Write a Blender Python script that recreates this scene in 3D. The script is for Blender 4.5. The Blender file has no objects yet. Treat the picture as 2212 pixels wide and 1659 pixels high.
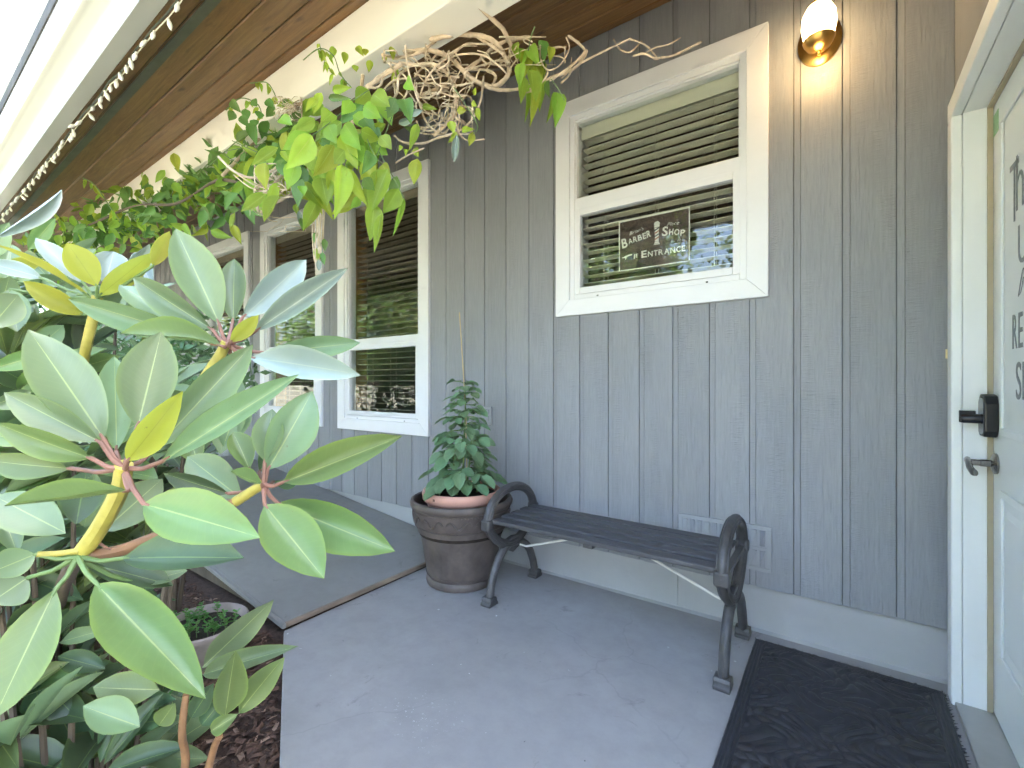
import bpy, math, random
from mathutils import Vector, Matrix
R = math.radians
random.seed(7)
S = bpy.context.scene
COL = S.collection

# ------------------------------------------------------------------ camera, sky, sun, exposure
CAMH = 1.12
YAW = R(35.44)
cam_d = bpy.data.cameras.new('camera'); cam = bpy.data.objects.new('camera', cam_d); COL.objects.link(cam)
cam_d.sensor_width = 36; cam_d.lens = 16.2; cam_d.clip_start = .02; cam_d.clip_end = 2000
cam.location = (0, 0, CAMH); cam.rotation_euler = (R(90), 0, YAW)
S.camera = cam

SUN_EL, SUN_AZ = 52, 28          # degrees; azimuth measured from +Y towards +X (behind the house)
w = bpy.data.worlds.new('World'); S.world = w; w.use_nodes = True
nt = w.node_tree; bg = nt.nodes['Background']
sky = nt.nodes.new('ShaderNodeTexSky'); sky.sky_type = 'NISHITA'; sky.sun_disc = False
sky.sun_elevation = R(SUN_EL); sky.sun_rotation = R(SUN_AZ)
sky.air_density = 1.0; sky.dust_density = 6.0; sky.ozone_density = .4
nt.links.new(sky.outputs[0], bg.inputs[0]); bg.inputs[1].default_value = .15
sun_d = bpy.data.lights.new('sun', 'SUN'); sun = bpy.data.objects.new('sun', sun_d); COL.objects.link(sun)
sun_d.energy = 4.0; sun_d.angle = R(.53); sun_d.color = (1, .95, .87)
sv = Vector((math.sin(R(SUN_AZ))*math.cos(R(SUN_EL)), math.cos(R(SUN_AZ))*math.cos(R(SUN_EL)), math.sin(R(SUN_EL))))
sun.rotation_euler = sv.to_track_quat('Z', 'Y').to_euler()
S.view_settings.view_transform = 'Standard'; S.view_settings.look = 'None'
S.view_settings.gamma = 1; S.view_settings.exposure = 3.78
S.render.engine = 'CYCLES'
S.cycles.use_denoising = True
S.cycles.max_bounces = 7; S.cycles.transparent_max_bounces = 12; S.cycles.diffuse_bounces = 4; S.cycles.glossy_bounces = 3
S.cycles.use_adaptive_sampling = True; S.cycles.adaptive_threshold = .05; S.cycles.adaptive_min_samples = 12
S.cycles.sample_clamp_indirect = 8

# ------------------------------------------------------------------ helpers
_f = Vector((-math.sin(YAW), math.cos(YAW), 0)); _r = Vector((math.cos(YAW), math.sin(YAW), 0)); _u = Vector((0, 0, 1))
EYE = Vector((0, 0, CAMH))
def P(x, y, t):                       # sighted point: t metres ahead of the viewer
    return EYE + (_f + _r*((x-1106)/995.4) + _u*((829.5-y)/995.4))*t

def link(o, parent=None):
    COL.objects.link(o)
    if parent is not None: o.parent = parent
    return o
def empty(name, loc=(0, 0, 0), parent=None):
    o = bpy.data.objects.new(name, None); o.location = loc; o.empty_display_size = .05
    return link(o, parent)
def tag(o, label=None, cat=None, group=None, kind=None):
    if label: o['label'] = label
    if cat: o['category'] = cat
    if group: o['group'] = group
    if kind: o['kind'] = kind
    return o

class MB:
    def __init__(s): s.v = []; s.f = []; s.uv = None
    def box(s, x0, x1, y0, y1, z0, z1):
        n = len(s.v)
        s.v += [(x, y, z) for z in (z0, z1) for y in (y0, y1) for x in (x0, x1)]
        s.f += [tuple(n+i for i in q) for q in ((0, 2, 3, 1), (4, 5, 7, 6), (0, 1, 5, 4), (1, 3, 7, 5), (3, 2, 6, 7), (2, 0, 4, 6))]
        return s
    def hexa(s, pts):                 # 8 points, ordered as box
        n = len(s.v); s.v += [tuple(p) for p in pts]
        s.f += [tuple(n+i for i in q) for q in ((0, 2, 3, 1), (4, 5, 7, 6), (0, 1, 5, 4), (1, 3, 7, 5), (3, 2, 6, 7), (2, 0, 4, 6))]
        return s
    def prism(s, poly, axis, a, b):   # poly of 2-tuples; axis 'x','y','z'
        n = len(s.v); k = len(poly)
        for c in (a, b):
            for p in poly:
                s.v.append({'x': (c, p[0], p[1]), 'y': (p[0], c, p[1]), 'z': (p[0], p[1], c)}[axis])
        for i in range(k):
            j = (i+1) % k; s.f.append((n+i, n+j, n+k+j, n+k+i))
        s.f.append(tuple(n+i for i in reversed(range(k)))); s.f.append(tuple(n+k+i for i in range(k)))
        return s
    def tube(s, pts, rad, sides=8, squash=None, up=None):
        pts = [Vector(p) for p in pts]; k = len(pts)
        rad = rad if isinstance(rad, (list, tuple)) else [rad]*k
        n0 = len(s.v); prev = None
        for i, p in enumerate(pts):
            d = (pts[min(i+1, k-1)]-pts[max(i-1, 0)]).normalized()
            if prev is None:
                a = Vector(up) if up else (Vector((0, 0, 1)) if abs(d.z) < .9 else Vector((1, 0, 0)))
            else: a = prev
            x = (a-d*a.dot(d)).normalized(); y = d.cross(x); prev = x
            sx, sy = squash if squash else (1, 1)
            for j in range(sides):
                an = 2*math.pi*j/sides
                s.v.append(tuple(p+x*(math.cos(an)*rad[i]*sx)+y*(math.sin(an)*rad[i]*sy)))
        for i in range(k-1):
            for j in range(sides):
                a = n0+i*sides+j; b = n0+i*sides+(j+1) % sides
                s.f.append((a, b, b+sides, a+sides))
        s.f.append(tuple(n0+j for j in reversed(range(sides)))); s.f.append(tuple(n0+(k-1)*sides+j for j in range(sides)))
        return s
    def lathe(s, prof, c, n=40, axis='z', mod=None):
        n0 = len(s.v); k = len(prof); c = Vector(c)
        for i, (r, h) in enumerate(prof):
            for j in range(n):
                a = 2*math.pi*j/n; rr = r*(mod(a, i) if mod else 1)
                q = {'z': (rr*math.cos(a), rr*math.sin(a), h), 'y': (rr*math.cos(a), h, rr*math.sin(a)), 'x': (h, rr*math.cos(a), rr*math.sin(a))}[axis]
                s.v.append(tuple(c+Vector(q)))
        for i in range(k-1):
            for j in range(n):
                a = n0+i*n+j; b = n0+i*n+(j+1) % n; s.f.append((a, b, b+n, a+n))
        s.f.append(tuple(n0+j for j in reversed(range(n)))); s.f.append(tuple(n0+(k-1)*n+j for j in range(n)))
        return s
    def mesh(s, name, m, smooth=False):
        me = bpy.data.meshes.new(name); me.from_pydata(s.v, [], s.f); me.update()
        if m: me.materials.append(m)
        if smooth:
            for p in me.polygons: p.use_smooth = True
            try: me.set_sharp_from_angle(angle=R(40))
            except Exception: pass
        return me
    def build(s, name, m, parent=None, smooth=False, bevel=0, seg=2):
        o = bpy.data.objects.new(name, s.mesh(name, m, smooth)); link(o, parent)
        if bevel:
            b = o.modifiers.new('bevel', 'BEVEL'); b.width = bevel; b.segments = seg; b.limit_method = 'ANGLE'; b.angle_limit = R(50)
        return o

def crom(pts, sub=6):
    pts = [Vector(p) for p in pts]; out = []
    for i in range(len(pts)-1):
        p0 = pts[max(i-1, 0)]; p1 = pts[i]; p2 = pts[i+1]; p3 = pts[min(i+2, len(pts)-1)]
        for k in range(sub):
            t = k/sub
            out.append(.5*((2*p1)+(p2-p0)*t+(2*p0-5*p1+4*p2-p3)*t*t+(3*p1-p0-3*p2+p3)*t**3))
    out.append(pts[-1]); return out

# ------------------------------------------------------------------ materials
def new_mat(name):
    m = bpy.data.materials.new(name); m.use_nodes = True
    n = m.node_tree.nodes; l = m.node_tree.links
    return m, n, l, n['Principled BSDF'], n['Material Output']
def coords(n, l, scale=(1, 1, 1), rnd=True, obj=False):
    if obj:
        g = n.new('ShaderNodeTexCoord'); src = g.outputs['Object']
    else:
        g = n.new('ShaderNodeNewGeometry'); src = g.outputs['Position']
    if rnd:
        oi = n.new('ShaderNodeObjectInfo'); mu = n.new('ShaderNodeMath'); mu.operation = 'MULTIPLY'; mu.inputs[1].default_value = 37.
        l.new(oi.outputs['Random'], mu.inputs[0])
        ad = n.new('ShaderNodeVectorMath'); ad.operation = 'ADD'; l.new(src, ad.inputs[0]); l.new(mu.outputs[0], ad.inputs[1]); src = ad.outputs[0]
    mp = n.new('ShaderNodeMapping'); mp.inputs['Scale'].default_value = scale; l.new(src, mp.inputs[0])
    return mp.outputs[0]
def noise(n, l, vec, scale, detail=4, rough=.55, dist=0):
    t = n.new('ShaderNodeTexNoise'); t.inputs['Scale'].default_value = scale; t.inputs['Detail'].default_value = detail
    t.inputs['Roughness'].default_value = rough; t.inputs['Distortion'].default_value = dist
    l.new(vec, t.inputs['Vector']); return t.outputs['Fac']
def ramp(n, l, fac, stops):
    r = n.new('ShaderNodeValToRGB'); e = r.color_ramp.elements
    while len(e) < len(stops): e.new(.5)
    for i, (p, c) in enumerate(stops):
        e[i].position = p; e[i].color = (c[0], c[1], c[2], 1) if hasattr(c, '__len__') else (c, c, c, 1)
    l.new(fac, r.inputs[0]); return r.outputs[0]
def mix(n, l, fac, a, b, mode='MIX'):
    m = n.new('ShaderNodeMix'); m.data_type = 'RGBA'; m.blend_type = mode
    for sock, v in ((m.inputs[0], fac), (m.inputs[6], a), (m.inputs[7], b)):
        if isinstance(v, (int, float)): sock.default_value = v
        elif isinstance(v, tuple): sock.default_value = (*v, 1)
        else: l.new(v, sock)
    return m.outputs[2]
def bump(n, l, b, h, strength=.3, dist=.01):
    bp = n.new('ShaderNodeBump'); bp.inputs['Strength'].default_value = strength; bp.inputs['Distance'].default_value = dist
    l.new(h, bp.inputs['Height']); l.new(bp.outputs[0], b.inputs['Normal'])
def pm(name, col, rough=.5, var=.12, scale=6, stretch=(1, 1, 1), bmp=0, bscale=60, bstretch=None, metal=0, spec=.5, rnd=True, coat=0):
    m, n, l, b, o = new_mat(name)
    v = coords(n, l, stretch, rnd)
    f = noise(n, l, v, scale, 5, .6)
    lo = tuple(c*(1-var) for c in col); hi = tuple(min(1, c*(1+var)) for c in col)
    l.new(ramp(n, l, f, [(.3, lo), (.7, hi)]), b.inputs['Base Color'])
    b.inputs['Roughness'].default_value = rough; b.inputs['Metallic'].default_value = metal
    b.inputs['Specular IOR Level'].default_value = spec; b.inputs['Coat Weight'].default_value = coat
    if bmp:
        v2 = coords(n, l, bstretch or stretch, rnd); bump(n, l, b, noise(n, l, v2, bscale, 4, .6), bmp, .004)
    return m
M = {}
def siding_mat():
    m, n, l, b, o = new_mat('grey_siding_paint')
    v = coords(n, l, (1, 1, 1), True)
    base = ramp(n, l, noise(n, l, v, 1.3, 4, .6), [(.3, (.258, .266, .280)), (.7, (.312, .318, .330))])
    v2 = coords(n, l, (14, 14, .9), True); g = noise(n, l, v2, 9, 6, .65, .6)
    base2 = mix(n, l, .35, base, ramp(n, l, g, [(.35, (.230, .240, .256)), (.65, (.340, .350, .364))]))
    v3 = coords(n, l, (3, 3, 1), True)
    oi = n.new('ShaderNodeObjectInfo'); hs = n.new('ShaderNodeHueSaturation'); mr = n.new('ShaderNodeMapRange'); mr.inputs[3].default_value = .91; mr.inputs[4].default_value = 1.07
    l.new(oi.outputs['Random'], mr.inputs[0]); l.new(mr.outputs[0], hs.inputs['Value'])
    spots = ramp(n, l, noise(n, l, v3, 42, 2, .5), [(.76, 0.), (.80, 1.)])
    l.new(mix(n, l, mix(n, l, spots, (0, 0, 0), (.35, .35, .35)), base2, (.45, .45, .46)), hs.inputs['Color']); l.new(hs.outputs[0], b.inputs['Base Color'])
    b.inputs['Roughness'].default_value = .52; b.inputs['Specular IOR Level'].default_value = .4
    saw = noise(n, l, coords(n, l, (3, 3, 60), True), 6, 3, .6)
    msk = ramp(n, l, noise(n, l, coords(n, l, (5, 5, .8), True), 2.2, 3, .5), [(.45, 0.), (.62, 1.)])
    h = mix(n, l, msk, g, saw)
    bump(n, l, b, h, .85, .0045)
    return m
M['siding'] = siding_mat()
M['sheath'] = pm('grey_channel_paint', (.10, .105, .115), .6, .1, 4, (1, 1, .3), .15, 60)
M['found'] = pm('grey_foundation_paint', (.42, .42, .415), .6, .08, 2.5, bmp=.5, bscale=26)
M['trim'] = pm('white_trim_paint', (.80, .805, .81), .42, .03, 3, bmp=.06, bscale=40)
M['vinyl'] = pm('white_vinyl', (.78, .785, .79), .35, .02, 3)
M['cream'] = pm('cream_beam_paint', (.84, .80, .71), .5, .04, 2, (.3, 1, 1), .1, 20)
M['gutter'] = pm('white_gutter_enamel', (.45, .45, .41), .3, .03, 2)
M['jamb'] = pm('white_jamb_paint', (.84, .86, .84), .4, .03, 3, bmp=.05, bscale=30)
M['door'] = pm('pale_door_paint', (.77, .80, .79), .38, .03, 3, bmp=.05, bscale=70)
M['weather'] = pm('tan_weatherstrip', (.42, .36, .24), .6, .1)
M['black'] = pm('black_lock_plastic', (.012, .013, .015), .3, .1)
M['glossblack'] = pm('lock_screen', (.03, .034, .045), .18, .05)
M['nickel'] = pm('dark_nickel', (.30, .28, .26), .22, .1, 20, metal=1)
M['letter'] = pm('grey_vinyl_lettering', (.21, .23, .24), .5, .04)
M['greenfoil'] = pm('green_sticker', (.24, .42, .22), .5, .15, 60)
M['slat'] = pm('beige_blind_slat', (.80, .77, .63), .45, .05)
M['brownslat'] = pm('brown_blind_slat', (.36, .30, .23), .45, .08)
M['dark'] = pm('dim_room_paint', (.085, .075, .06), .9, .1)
M['woodjamb'] = pm('inner_wood_casing', (.30, .17, .07), .5, .2, 8, (1, 1, .2))
M['iron'] = pm('bench_cast_iron', (.085, .082, .082), .42, .3, 18, bmp=.15, bscale=120, metal=.25)
def bench_slat():
    m, n, l, b, o = new_mat('worn_black_slat_paint')
    v = coords(n, l, (1, 6, 6), True)
    base = ramp(n, l, noise(n, l, v, 7, 5, .65), [(.3, (.046, .046, .051)), (.7, (.088, .087, .092))])
    worn = ramp(n, l, noise(n, l, coords(n, l, (2.2, 16, 16), True), 5, 6, .7), [(.62, 0.), (.70, 1.)])
    l.new(mix(n, l, worn, base, (.24, .22, .20)), b.inputs['Base Color'])
    b.inputs['Roughness'].default_value = .45
    bump(n, l, b, noise(n, l, coords(n, l, (2, 30, 30), True), 8, 4, .6), .3, .002)
    return m
M['benchslat'] = bench_slat()
M['wire'] = pm('pale_steel_rod', (.80, .78, .72), .4, .06, 20)
M['pot'] = pm('bronze_brown_pot', (.105, .083, .072), .48, .35, 9, bmp=.25, bscale=45)
M['terra'] = pm('terracotta_plastic', (.62, .34, .26), .45, .06, 5)
M['soil'] = pm('potting_soil', (.028, .020, .014), .95, .4, 40, bmp=.8, bscale=90)
M['bowl'] = pm('weathered_stone_bowl', (.30, .25, .22), .7, .2, 12, bmp=.2, bscale=50)
M['stake'] = pm('bamboo_stake', (.55, .42, .24), .6, .15, 20)
M['brass'] = pm('aged_brass', (.50, .30, .09), .28, .15, 20, metal=1)
M['bulbs'] = pm('frosted_bulb', (.82, .78, .68), .35, .05)
M['cord'] = pm('dark_green_cord', (.05, .06, .045), .5, .1)
M['bark'] = pm('wisteria_bark', (.56, .44, .31), .75, .28, 30, bmp=.5, bscale=70)
M['twig'] = pm('pale_twig_bark', (.62, .51, .37), .75, .22, 40)
M['treebark'] = pm('tree_bark', (.11, .085, .06), .85, .3, 10, (1, 1, .2), .6, 30)
M['rstem'] = pm('rhododendron_green_stem', (.42, .36, .07), .5, .25, 25, bmp=.1, bscale=80)
M['rstem2'] = pm('rhododendron_brown_stem', (.24, .125, .055), .6, .3, 25, bmp=.3, bscale=80)
M['petiole'] = pm('red_leaf_stalk', (.24, .12, .085), .5, .25, 20)
M['gstem'] = pm('green_stem', (.14, .22, .07), .5, .2, 20)
M['signwhite'] = pm('cream_print', (.92, .89, .82), .5, .03)
M['red'] = pm('red_print', (.45, .16, .12), .5, .05)
M['bluep'] = pm('dark_blue_print', (.06, .06, .10), .5, .05)
M['roofing'] = pm('grey_shingle', (.10, .10, .10), .9, .3, 12)
M['greyplate'] = pm('painted_cover_plate', (.33, .335, .345), .5, .05)
M['bell'] = pm('yellowed_plastic', (.72, .60, .34), .4, .05)

def sign_board():
    m, n, l, b, o = new_mat('printed_wood_sign')
    v = coords(n, l, (1.5, 1, 22), False)
    l.new(ramp(n, l, noise(n, l, v, 4, 5, .6), [(.3, (.045, .030, .026)), (.5, (.085, .055, .046)), (.72, (.16, .10, .085))]), b.inputs['Base Color'])
    b.inputs['Roughness'].default_value = .35
    return m
M['sign'] = sign_board()
def plank_mat():
    m, n, l, b, o = new_mat('stained_soffit_wood')
    v = coords(n, l, (.8, 9, 9), True)
    g = noise(n, l, v, 3, 6, .65, 1.2)
    base = ramp(n, l, g, [(.25, (.12, .056, .016)), (.5, (.205, .105, .034)), (.75, (.30, .170, .062))])
    kn = ramp(n, l, noise(n, l, coords(n, l, (3.0, 7, 7), True), 1.6, 3, .5), [(.68, 0.), (.76, 1.)])
    l.new(mix(n, l, kn, base, (.075, .034, .013)), b.inputs['Base Color'])
    b.inputs['Roughness'].default_value = .5
    bump(n, l, b, g, .25, .003)
    return m
M['plank'] = plank_mat()
def floor_mat(name, lo, hi, specks=True):
    m, n, l, b, o = new_mat(name)
    v = coords(n, l, (1, 1, 1), False)
    f1 = noise(n, l, v, 1.6, 6, .62, .4); f2 = noise(n, l, v, 11, 6, .7)
    base = ramp(n, l, f1, [(.3, lo), (.7, hi)])
    base = mix(n, l, ramp(n, l, f2, [(.42, 0.), (.75, .35)]), base, tuple(c*.72 for c in lo))
    # scuffs: sharp-edged blotches
    sc = ramp(n, l, noise(n, l, v, 4.2, 8, .74, 1.1), [(.60, 0.), (.66, .55)])
    base = mix(n, l, sc, base, tuple(c*.70 for c in lo))
    if specks:
        vd = n.new('ShaderNodeVectorMath'); vd.operation = 'DISTANCE'; vm = n.new('ShaderNodeMapping'); vm.inputs['Scale'].default_value = (1, 1.5, 1)
        l.new(v, vm.inputs[0]); l.new(vm.outputs[0], vd.inputs[0]); vd.inputs[1].default_value = (-1.17, 1.62, 0)
        ja = n.new('ShaderNodeMath'); ja.operation = 'MULTIPLY_ADD'; l.new(noise(n, l, v, 7, 4, .6), ja.inputs[0]); ja.inputs[1].default_value = .5; l.new(vd.outputs['Value'], ja.inputs[2])
        area = ramp(n, l, ja.outputs[0], [(.27, 1.), (.47, 0.)])
        sp = ramp(n, l, noise(n, l, v, 75, 4, .65), [(.61, 0.), (.65, 1.)])
        mk = mix(n, l, 1., mix(n, l, 1., area, sp, 'MULTIPLY'), (.55, .55, .55), 'MULTIPLY')
        base = mix(n, l, mk, base, (.66, .66, .66))
        sp2 = ramp(n, l, noise(n, l, v, 33, 2, .5), [(.765, 0.), (.785, 1.)])
        base = mix(n, l, sp2, base, (.66, .66, .66))
        wob = n.new('ShaderNodeTexNoise'); wob.inputs['Scale'].default_value = 5; wob.inputs['Detail'].default_value = 4; l.new(v, wob.inputs['Vector'])
        wa = n.new('ShaderNodeVectorMath'); wa.operation = 'MULTIPLY_ADD'; l.new(wob.outputs['Color'], wa.inputs[0]); wa.inputs[1].default_value = (.16, .16, .16); l.new(v, wa.inputs[2])
        vo = n.new('ShaderNodeTexVoronoi'); vo.feature = 'DISTANCE_TO_EDGE'; vo.inputs['Scale'].default_value = .85; l.new(wa.outputs[0], vo.inputs['Vector'])
        cr = mix(n, l, 1., ramp(n, l, vo.outputs['Distance'], [(.0006, .17), (.0024, 0.)]), ramp(n, l, noise(n, l, v, 1.9, 2), [(.48, 0.), (.56, 1.)]), 'MULTIPLY')
        base = mix(n, l, cr, base, (.12, .12, .125))
        dk = ramp(n, l, noise(n, l, coords(n, l, (1, 1, 1), False), 27, 2, .5), [(.215, 1.), (.24, 0.)])
        base = mix(n, l, dk, base, (.08, .08, .085))
    l.new(base, b.inputs['Base Color'])
    b.inputs['Roughness'].default_value = .55; b.inputs['Specular IOR Level'].default_value = .35
    bump(n, l, b, f2, .22, .004)
    return m
M['floor'] = floor_mat('grey_porch_paint', (.290, .283, .276), (.358, .349, .340))
M['ramp'] = floor_mat('grey_ramp_paint', (.235, .228, .214), (.285, .276, .260), False)
M['rawwood'] = pm('bare_ramp_edge', (.25, .185, .135), .7, .4, 12, (1, .4, 1), .3, 60)
def ground_mat():
    m, n, l, b, o = new_mat('garden_ground')
    v = coords(n, l, (1, 1, 1), False)
    l.new(ramp(n, l, noise(n, l, v, .35, 6, .6), [(.35, (.13, .135, .10)), (.65, (.18, .175, .14))]), b.inputs['Base Color'])
    b.inputs['Roughness'].default_value = .95
    return m
M['ground'] = ground_mat()
M['mulch'] = pm('dark_mulch', (.060, .036, .025), .95, .5, 45, bmp=1, bscale=80)
M['chip'] = pm('bark_chip', (.085, .046, .030), .9, .55, 30)
M['chip2'] = pm('pale_bark_chip', (.20, .13, .09), .9, .5, 30)
def mat_rubber():
    m, n, l, b, o = new_mat('black_rubber_mat')
    v = coords(n, l, (1, 1, 1), False)
    lint = ramp(n, l, noise(n, l, v, 95, 2, .5), [(.76, 0.), (.79, .8)])
    l.new(mix(n, l, lint, ramp(n, l, noise(n, l, v, 30, 4, .6), [(.3, (.017, .0175, .021)), (.7, (.036, .0365, .043))]), (.30, .29, .28)), b.inputs['Base Color'])
    b.inputs['Roughness'].default_value = .42
    bump(n, l, b, noise(n, l, v, 300, 2, .5), .3, .001)
    return m
M['rubber'] = mat_rubber()
def glass_mat():
    m, n, l, b, o = new_mat('window_glass')
    n.remove(b)
    tr = n.new('ShaderNodeBsdfTransparent'); tr.inputs[0].default_value = (.93, .95, .935, 1)
    gl = n.new('ShaderNodeBsdfGlossy'); gl.inputs['Roughness'].default_value = .0; gl.inputs[0].default_value = (1, 1, 1, 1)
    ge = n.new('ShaderNodeNewGeometry'); dt = n.new('ShaderNodeVectorMath'); dt.operation = 'DOT_PRODUCT'
    l.new(ge.outputs['Incoming'], dt.inputs[0]); l.new(ge.outputs['Normal'], dt.inputs[1])
    def mth(op, a, bb=None):
        q = n.new('ShaderNodeMath'); q.operation = op
        for i, v in enumerate((a, bb)):
            if v is None: continue
            if isinstance(v, (int, float)): q.inputs[i].default_value = v
            else: l.new(v, q.inputs[i])
        return q
    fr = mth('ADD', mth('MULTIPLY', mth('POWER', mth('SUBTRACT', 1., mth('ABSOLUTE', dt.outputs['Value']).outputs[0]).outputs[0], 5.).outputs[0], .95).outputs[0], .05)
    wv = noise(n, l, coords(n, l, (1, 1, 1), False), 3, 2, .5)
    bp = n.new('ShaderNodeBump'); bp.inputs['Strength'].default_value = .02; bp.inputs['Distance'].default_value = .02
    l.new(wv, bp.inputs['Height']); l.new(bp.outputs[0], gl.inputs['Normal'])
    mx = n.new('ShaderNodeMixShader'); l.new(fr.outputs[0], mx.inputs[0]); l.new(tr.outputs[0], mx.inputs[1]); l.new(gl.outputs[0], mx.inputs[2])
    l.new(mx.outputs[0], o.inputs[0]); return m
M['glass'] = glass_mat()
def emit(name, col, s):
    m, n, l, b, o = new_mat(name)
    v = coords(n, l, (1, 1, 1), False)
    l.new(ramp(n, l, noise(n, l, v, 8, 2), [(.3, col), (.7, tuple(c*.92 for c in col))]), b.inputs['Emission Color'])
    b.inputs['Emission Strength'].default_value = s; b.inputs['Base Color'].default_value = (.9, .85, .75, 1); return m
M['lampglow'] = emit('lit_lamp_globe', (1, .70, .34), 1.0)
def leaf_mat(name, col, rib, edge, trans=.25, rough=.4, spec=.5, vein=.25, var=.2, coat=0):
    m, n, l, b, o = new_mat(name)
    uvn = n.new('ShaderNodeUVMap'); sp = n.new('ShaderNodeSeparateXYZ'); l.new(uvn.outputs[0], sp.inputs[0])
    def math_(op, a, bb=None):
        q = n.new('ShaderNodeMath'); q.operation = op
        for i, v in enumerate((a, bb)):
            if v is None: continue
            if isinstance(v, (int, float)): q.inputs[i].default_value = v
            else: l.new(v, q.inputs[i])
        return q.outputs[0]
    d = math_('MULTIPLY', math_('ABSOLUTE', math_('SUBTRACT', sp.outputs[0], .5)), 2.)
    tap = math_('MULTIPLY', d, math_('ADD', .75, math_('MULTIPLY', sp.outputs[1], 2.4))); rb = ramp(n, l, tap, [(.028, .85), (.080, 0.)])
    ed = ramp(n, l, d, [(.80, 0.), (1., 1.)])
    vv = math_('SUBTRACT', math_('MULTIPLY', sp.outputs[1], 17.), math_('MULTIPLY', d, 3.2))
    vn = ramp(n, l, math_('ABSOLUTE', math_('SUBTRACT', math_('FRACT', vv), .5)), [(.0, 1.), (.11, 0.)])
    oi = n.new('ShaderNodeObjectInfo')
    f = noise(n, l, coords(n, l, (1, 1, 1), True), 14, 3, .6)
    mott = ramp(n, l, f, [(.3, tuple(c*(1-var) for c in col)), (.7, tuple(c*(1+var) for c in col))])
    hs = n.new('ShaderNodeHueSaturation'); l.new(mott, hs.inputs['Color'])
    l.new(math_('ADD', math_('MULTIPLY', oi.outputs['Random'], .05), .475), hs.inputs['Hue'])
    l.new(math_('ADD', math_('MULTIPLY', oi.outputs['Random'], .5), .75), hs.inputs['Value'])
    c = mix(n, l, mix(n, l, vn, (0, 0, 0), (vein, vein, vein)), hs.outputs[0], rib)
    c = mix(n, l, mix(n, l, ed, (0, 0, 0), (.6, .6, .6)), c, edge)
    c = mix(n, l, rb, c, rib)
    blem = ramp(n, l, noise(n, l, coords(n, l, (1, 1, 1), True), 85, 3, .6), [(.73, 0.), (.77, .75)])
    c = mix(n, l, blem, c, (.13, .10, .05))
    l.new(c, b.inputs['Base Color']); b.inputs['Roughness'].default_value = rough; b.inputs['Specular IOR Level'].default_value = spec
    b.inputs['Coat Weight'].default_value = coat; b.inputs['Coat Roughness'].default_value = .35
    bp = n.new('ShaderNodeBump'); bp.inputs['Strength'].default_value = .25; bp.inputs['Distance'].default_value = .002
    bw = n.new('ShaderNodeMath'); bw.operation = 'ADD'; l.new(vn, bw.inputs[0]); l.new(f, bw.inputs[1])
    l.new(f, bp.inputs['Height']); l.new(bp.outputs[0], b.inputs['Normal'])
    t = n.new('ShaderNodeBsdfTranslucent'); l.new(mix(n, l, .5, c, tuple(min(1, x*1.6) for x in edge)), t.inputs[0])
    mx = n.new('ShaderNodeMixShader'); mx.inputs[0].default_value = trans
    l.new(b.outputs[0], mx.inputs[1]); l.new(t.outputs[0], mx.inputs[2]); l.new(mx.outputs[0], o.inputs[0])
    return m
M['rl'] = leaf_mat('rhododendron_leaf', (.170, .248, .128), (.36, .44, .19), (.22, .31, .10), .15, .40, .55, .06, .12, .25)
M['rlg'] = leaf_mat('rhododendron_leaf_green', (.145, .225, .080), (.34, .41, .14), (.22, .32, .06), .2, .40, .55, .07, .14, .2)
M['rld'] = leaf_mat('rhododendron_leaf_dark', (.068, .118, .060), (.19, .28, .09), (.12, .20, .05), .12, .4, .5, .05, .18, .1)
M['rlb'] = leaf_mat('rhododendron_leaf_sky_sheen', (.215, .275, .235), (.36, .42, .32), (.42, .50, .34), .1, .42, .6, .08, .08, .2)  # paler leaf copy: sky reflection off the waxy surface put into its colour
M['rly'] = leaf_mat('rhododendron_leaf_young_yellow', (.34, .355, .045), (.27, .29, .04), (.42, .44, .07), .4, .45, .4, .08, .1)
M['wl'] = leaf_mat('wisteria_leaf_bright', (.25, .39, .05), (.36, .50, .11), (.33, .47, .07), .5, .42, .45, .25, .18)
M['wl2'] = leaf_mat('wisteria_leaf_lime', (.34, .42, .045), (.43, .50, .12), (.40, .48, .07), .45, .45, .4, .25, .15)
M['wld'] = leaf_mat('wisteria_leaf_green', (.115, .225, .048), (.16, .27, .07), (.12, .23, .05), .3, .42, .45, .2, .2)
M['dl'] = leaf_mat('dahlia_leaf', (.165, .275, .145), (.26, .38, .20), (.19, .31, .15), .2, .45, .4, .35, .2)
M['sl'] = leaf_mat('small_shrub_leaf', (.095, .19, .085), (.16, .28, .11), (.14, .26, .09), .2, .4, .5, .1, .25)
M['hl'] = leaf_mat('herb_leaf', (.09, .23, .05), (.14, .30, .08), (.12, .28, .06), .3, .45, .4, .1, .2)
M['tl'] = leaf_mat('tree_leaf', (.085, .14, .03), (.13, .2, .05), (.11, .17, .04), .4, .5, .4, 0, .35)

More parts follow.
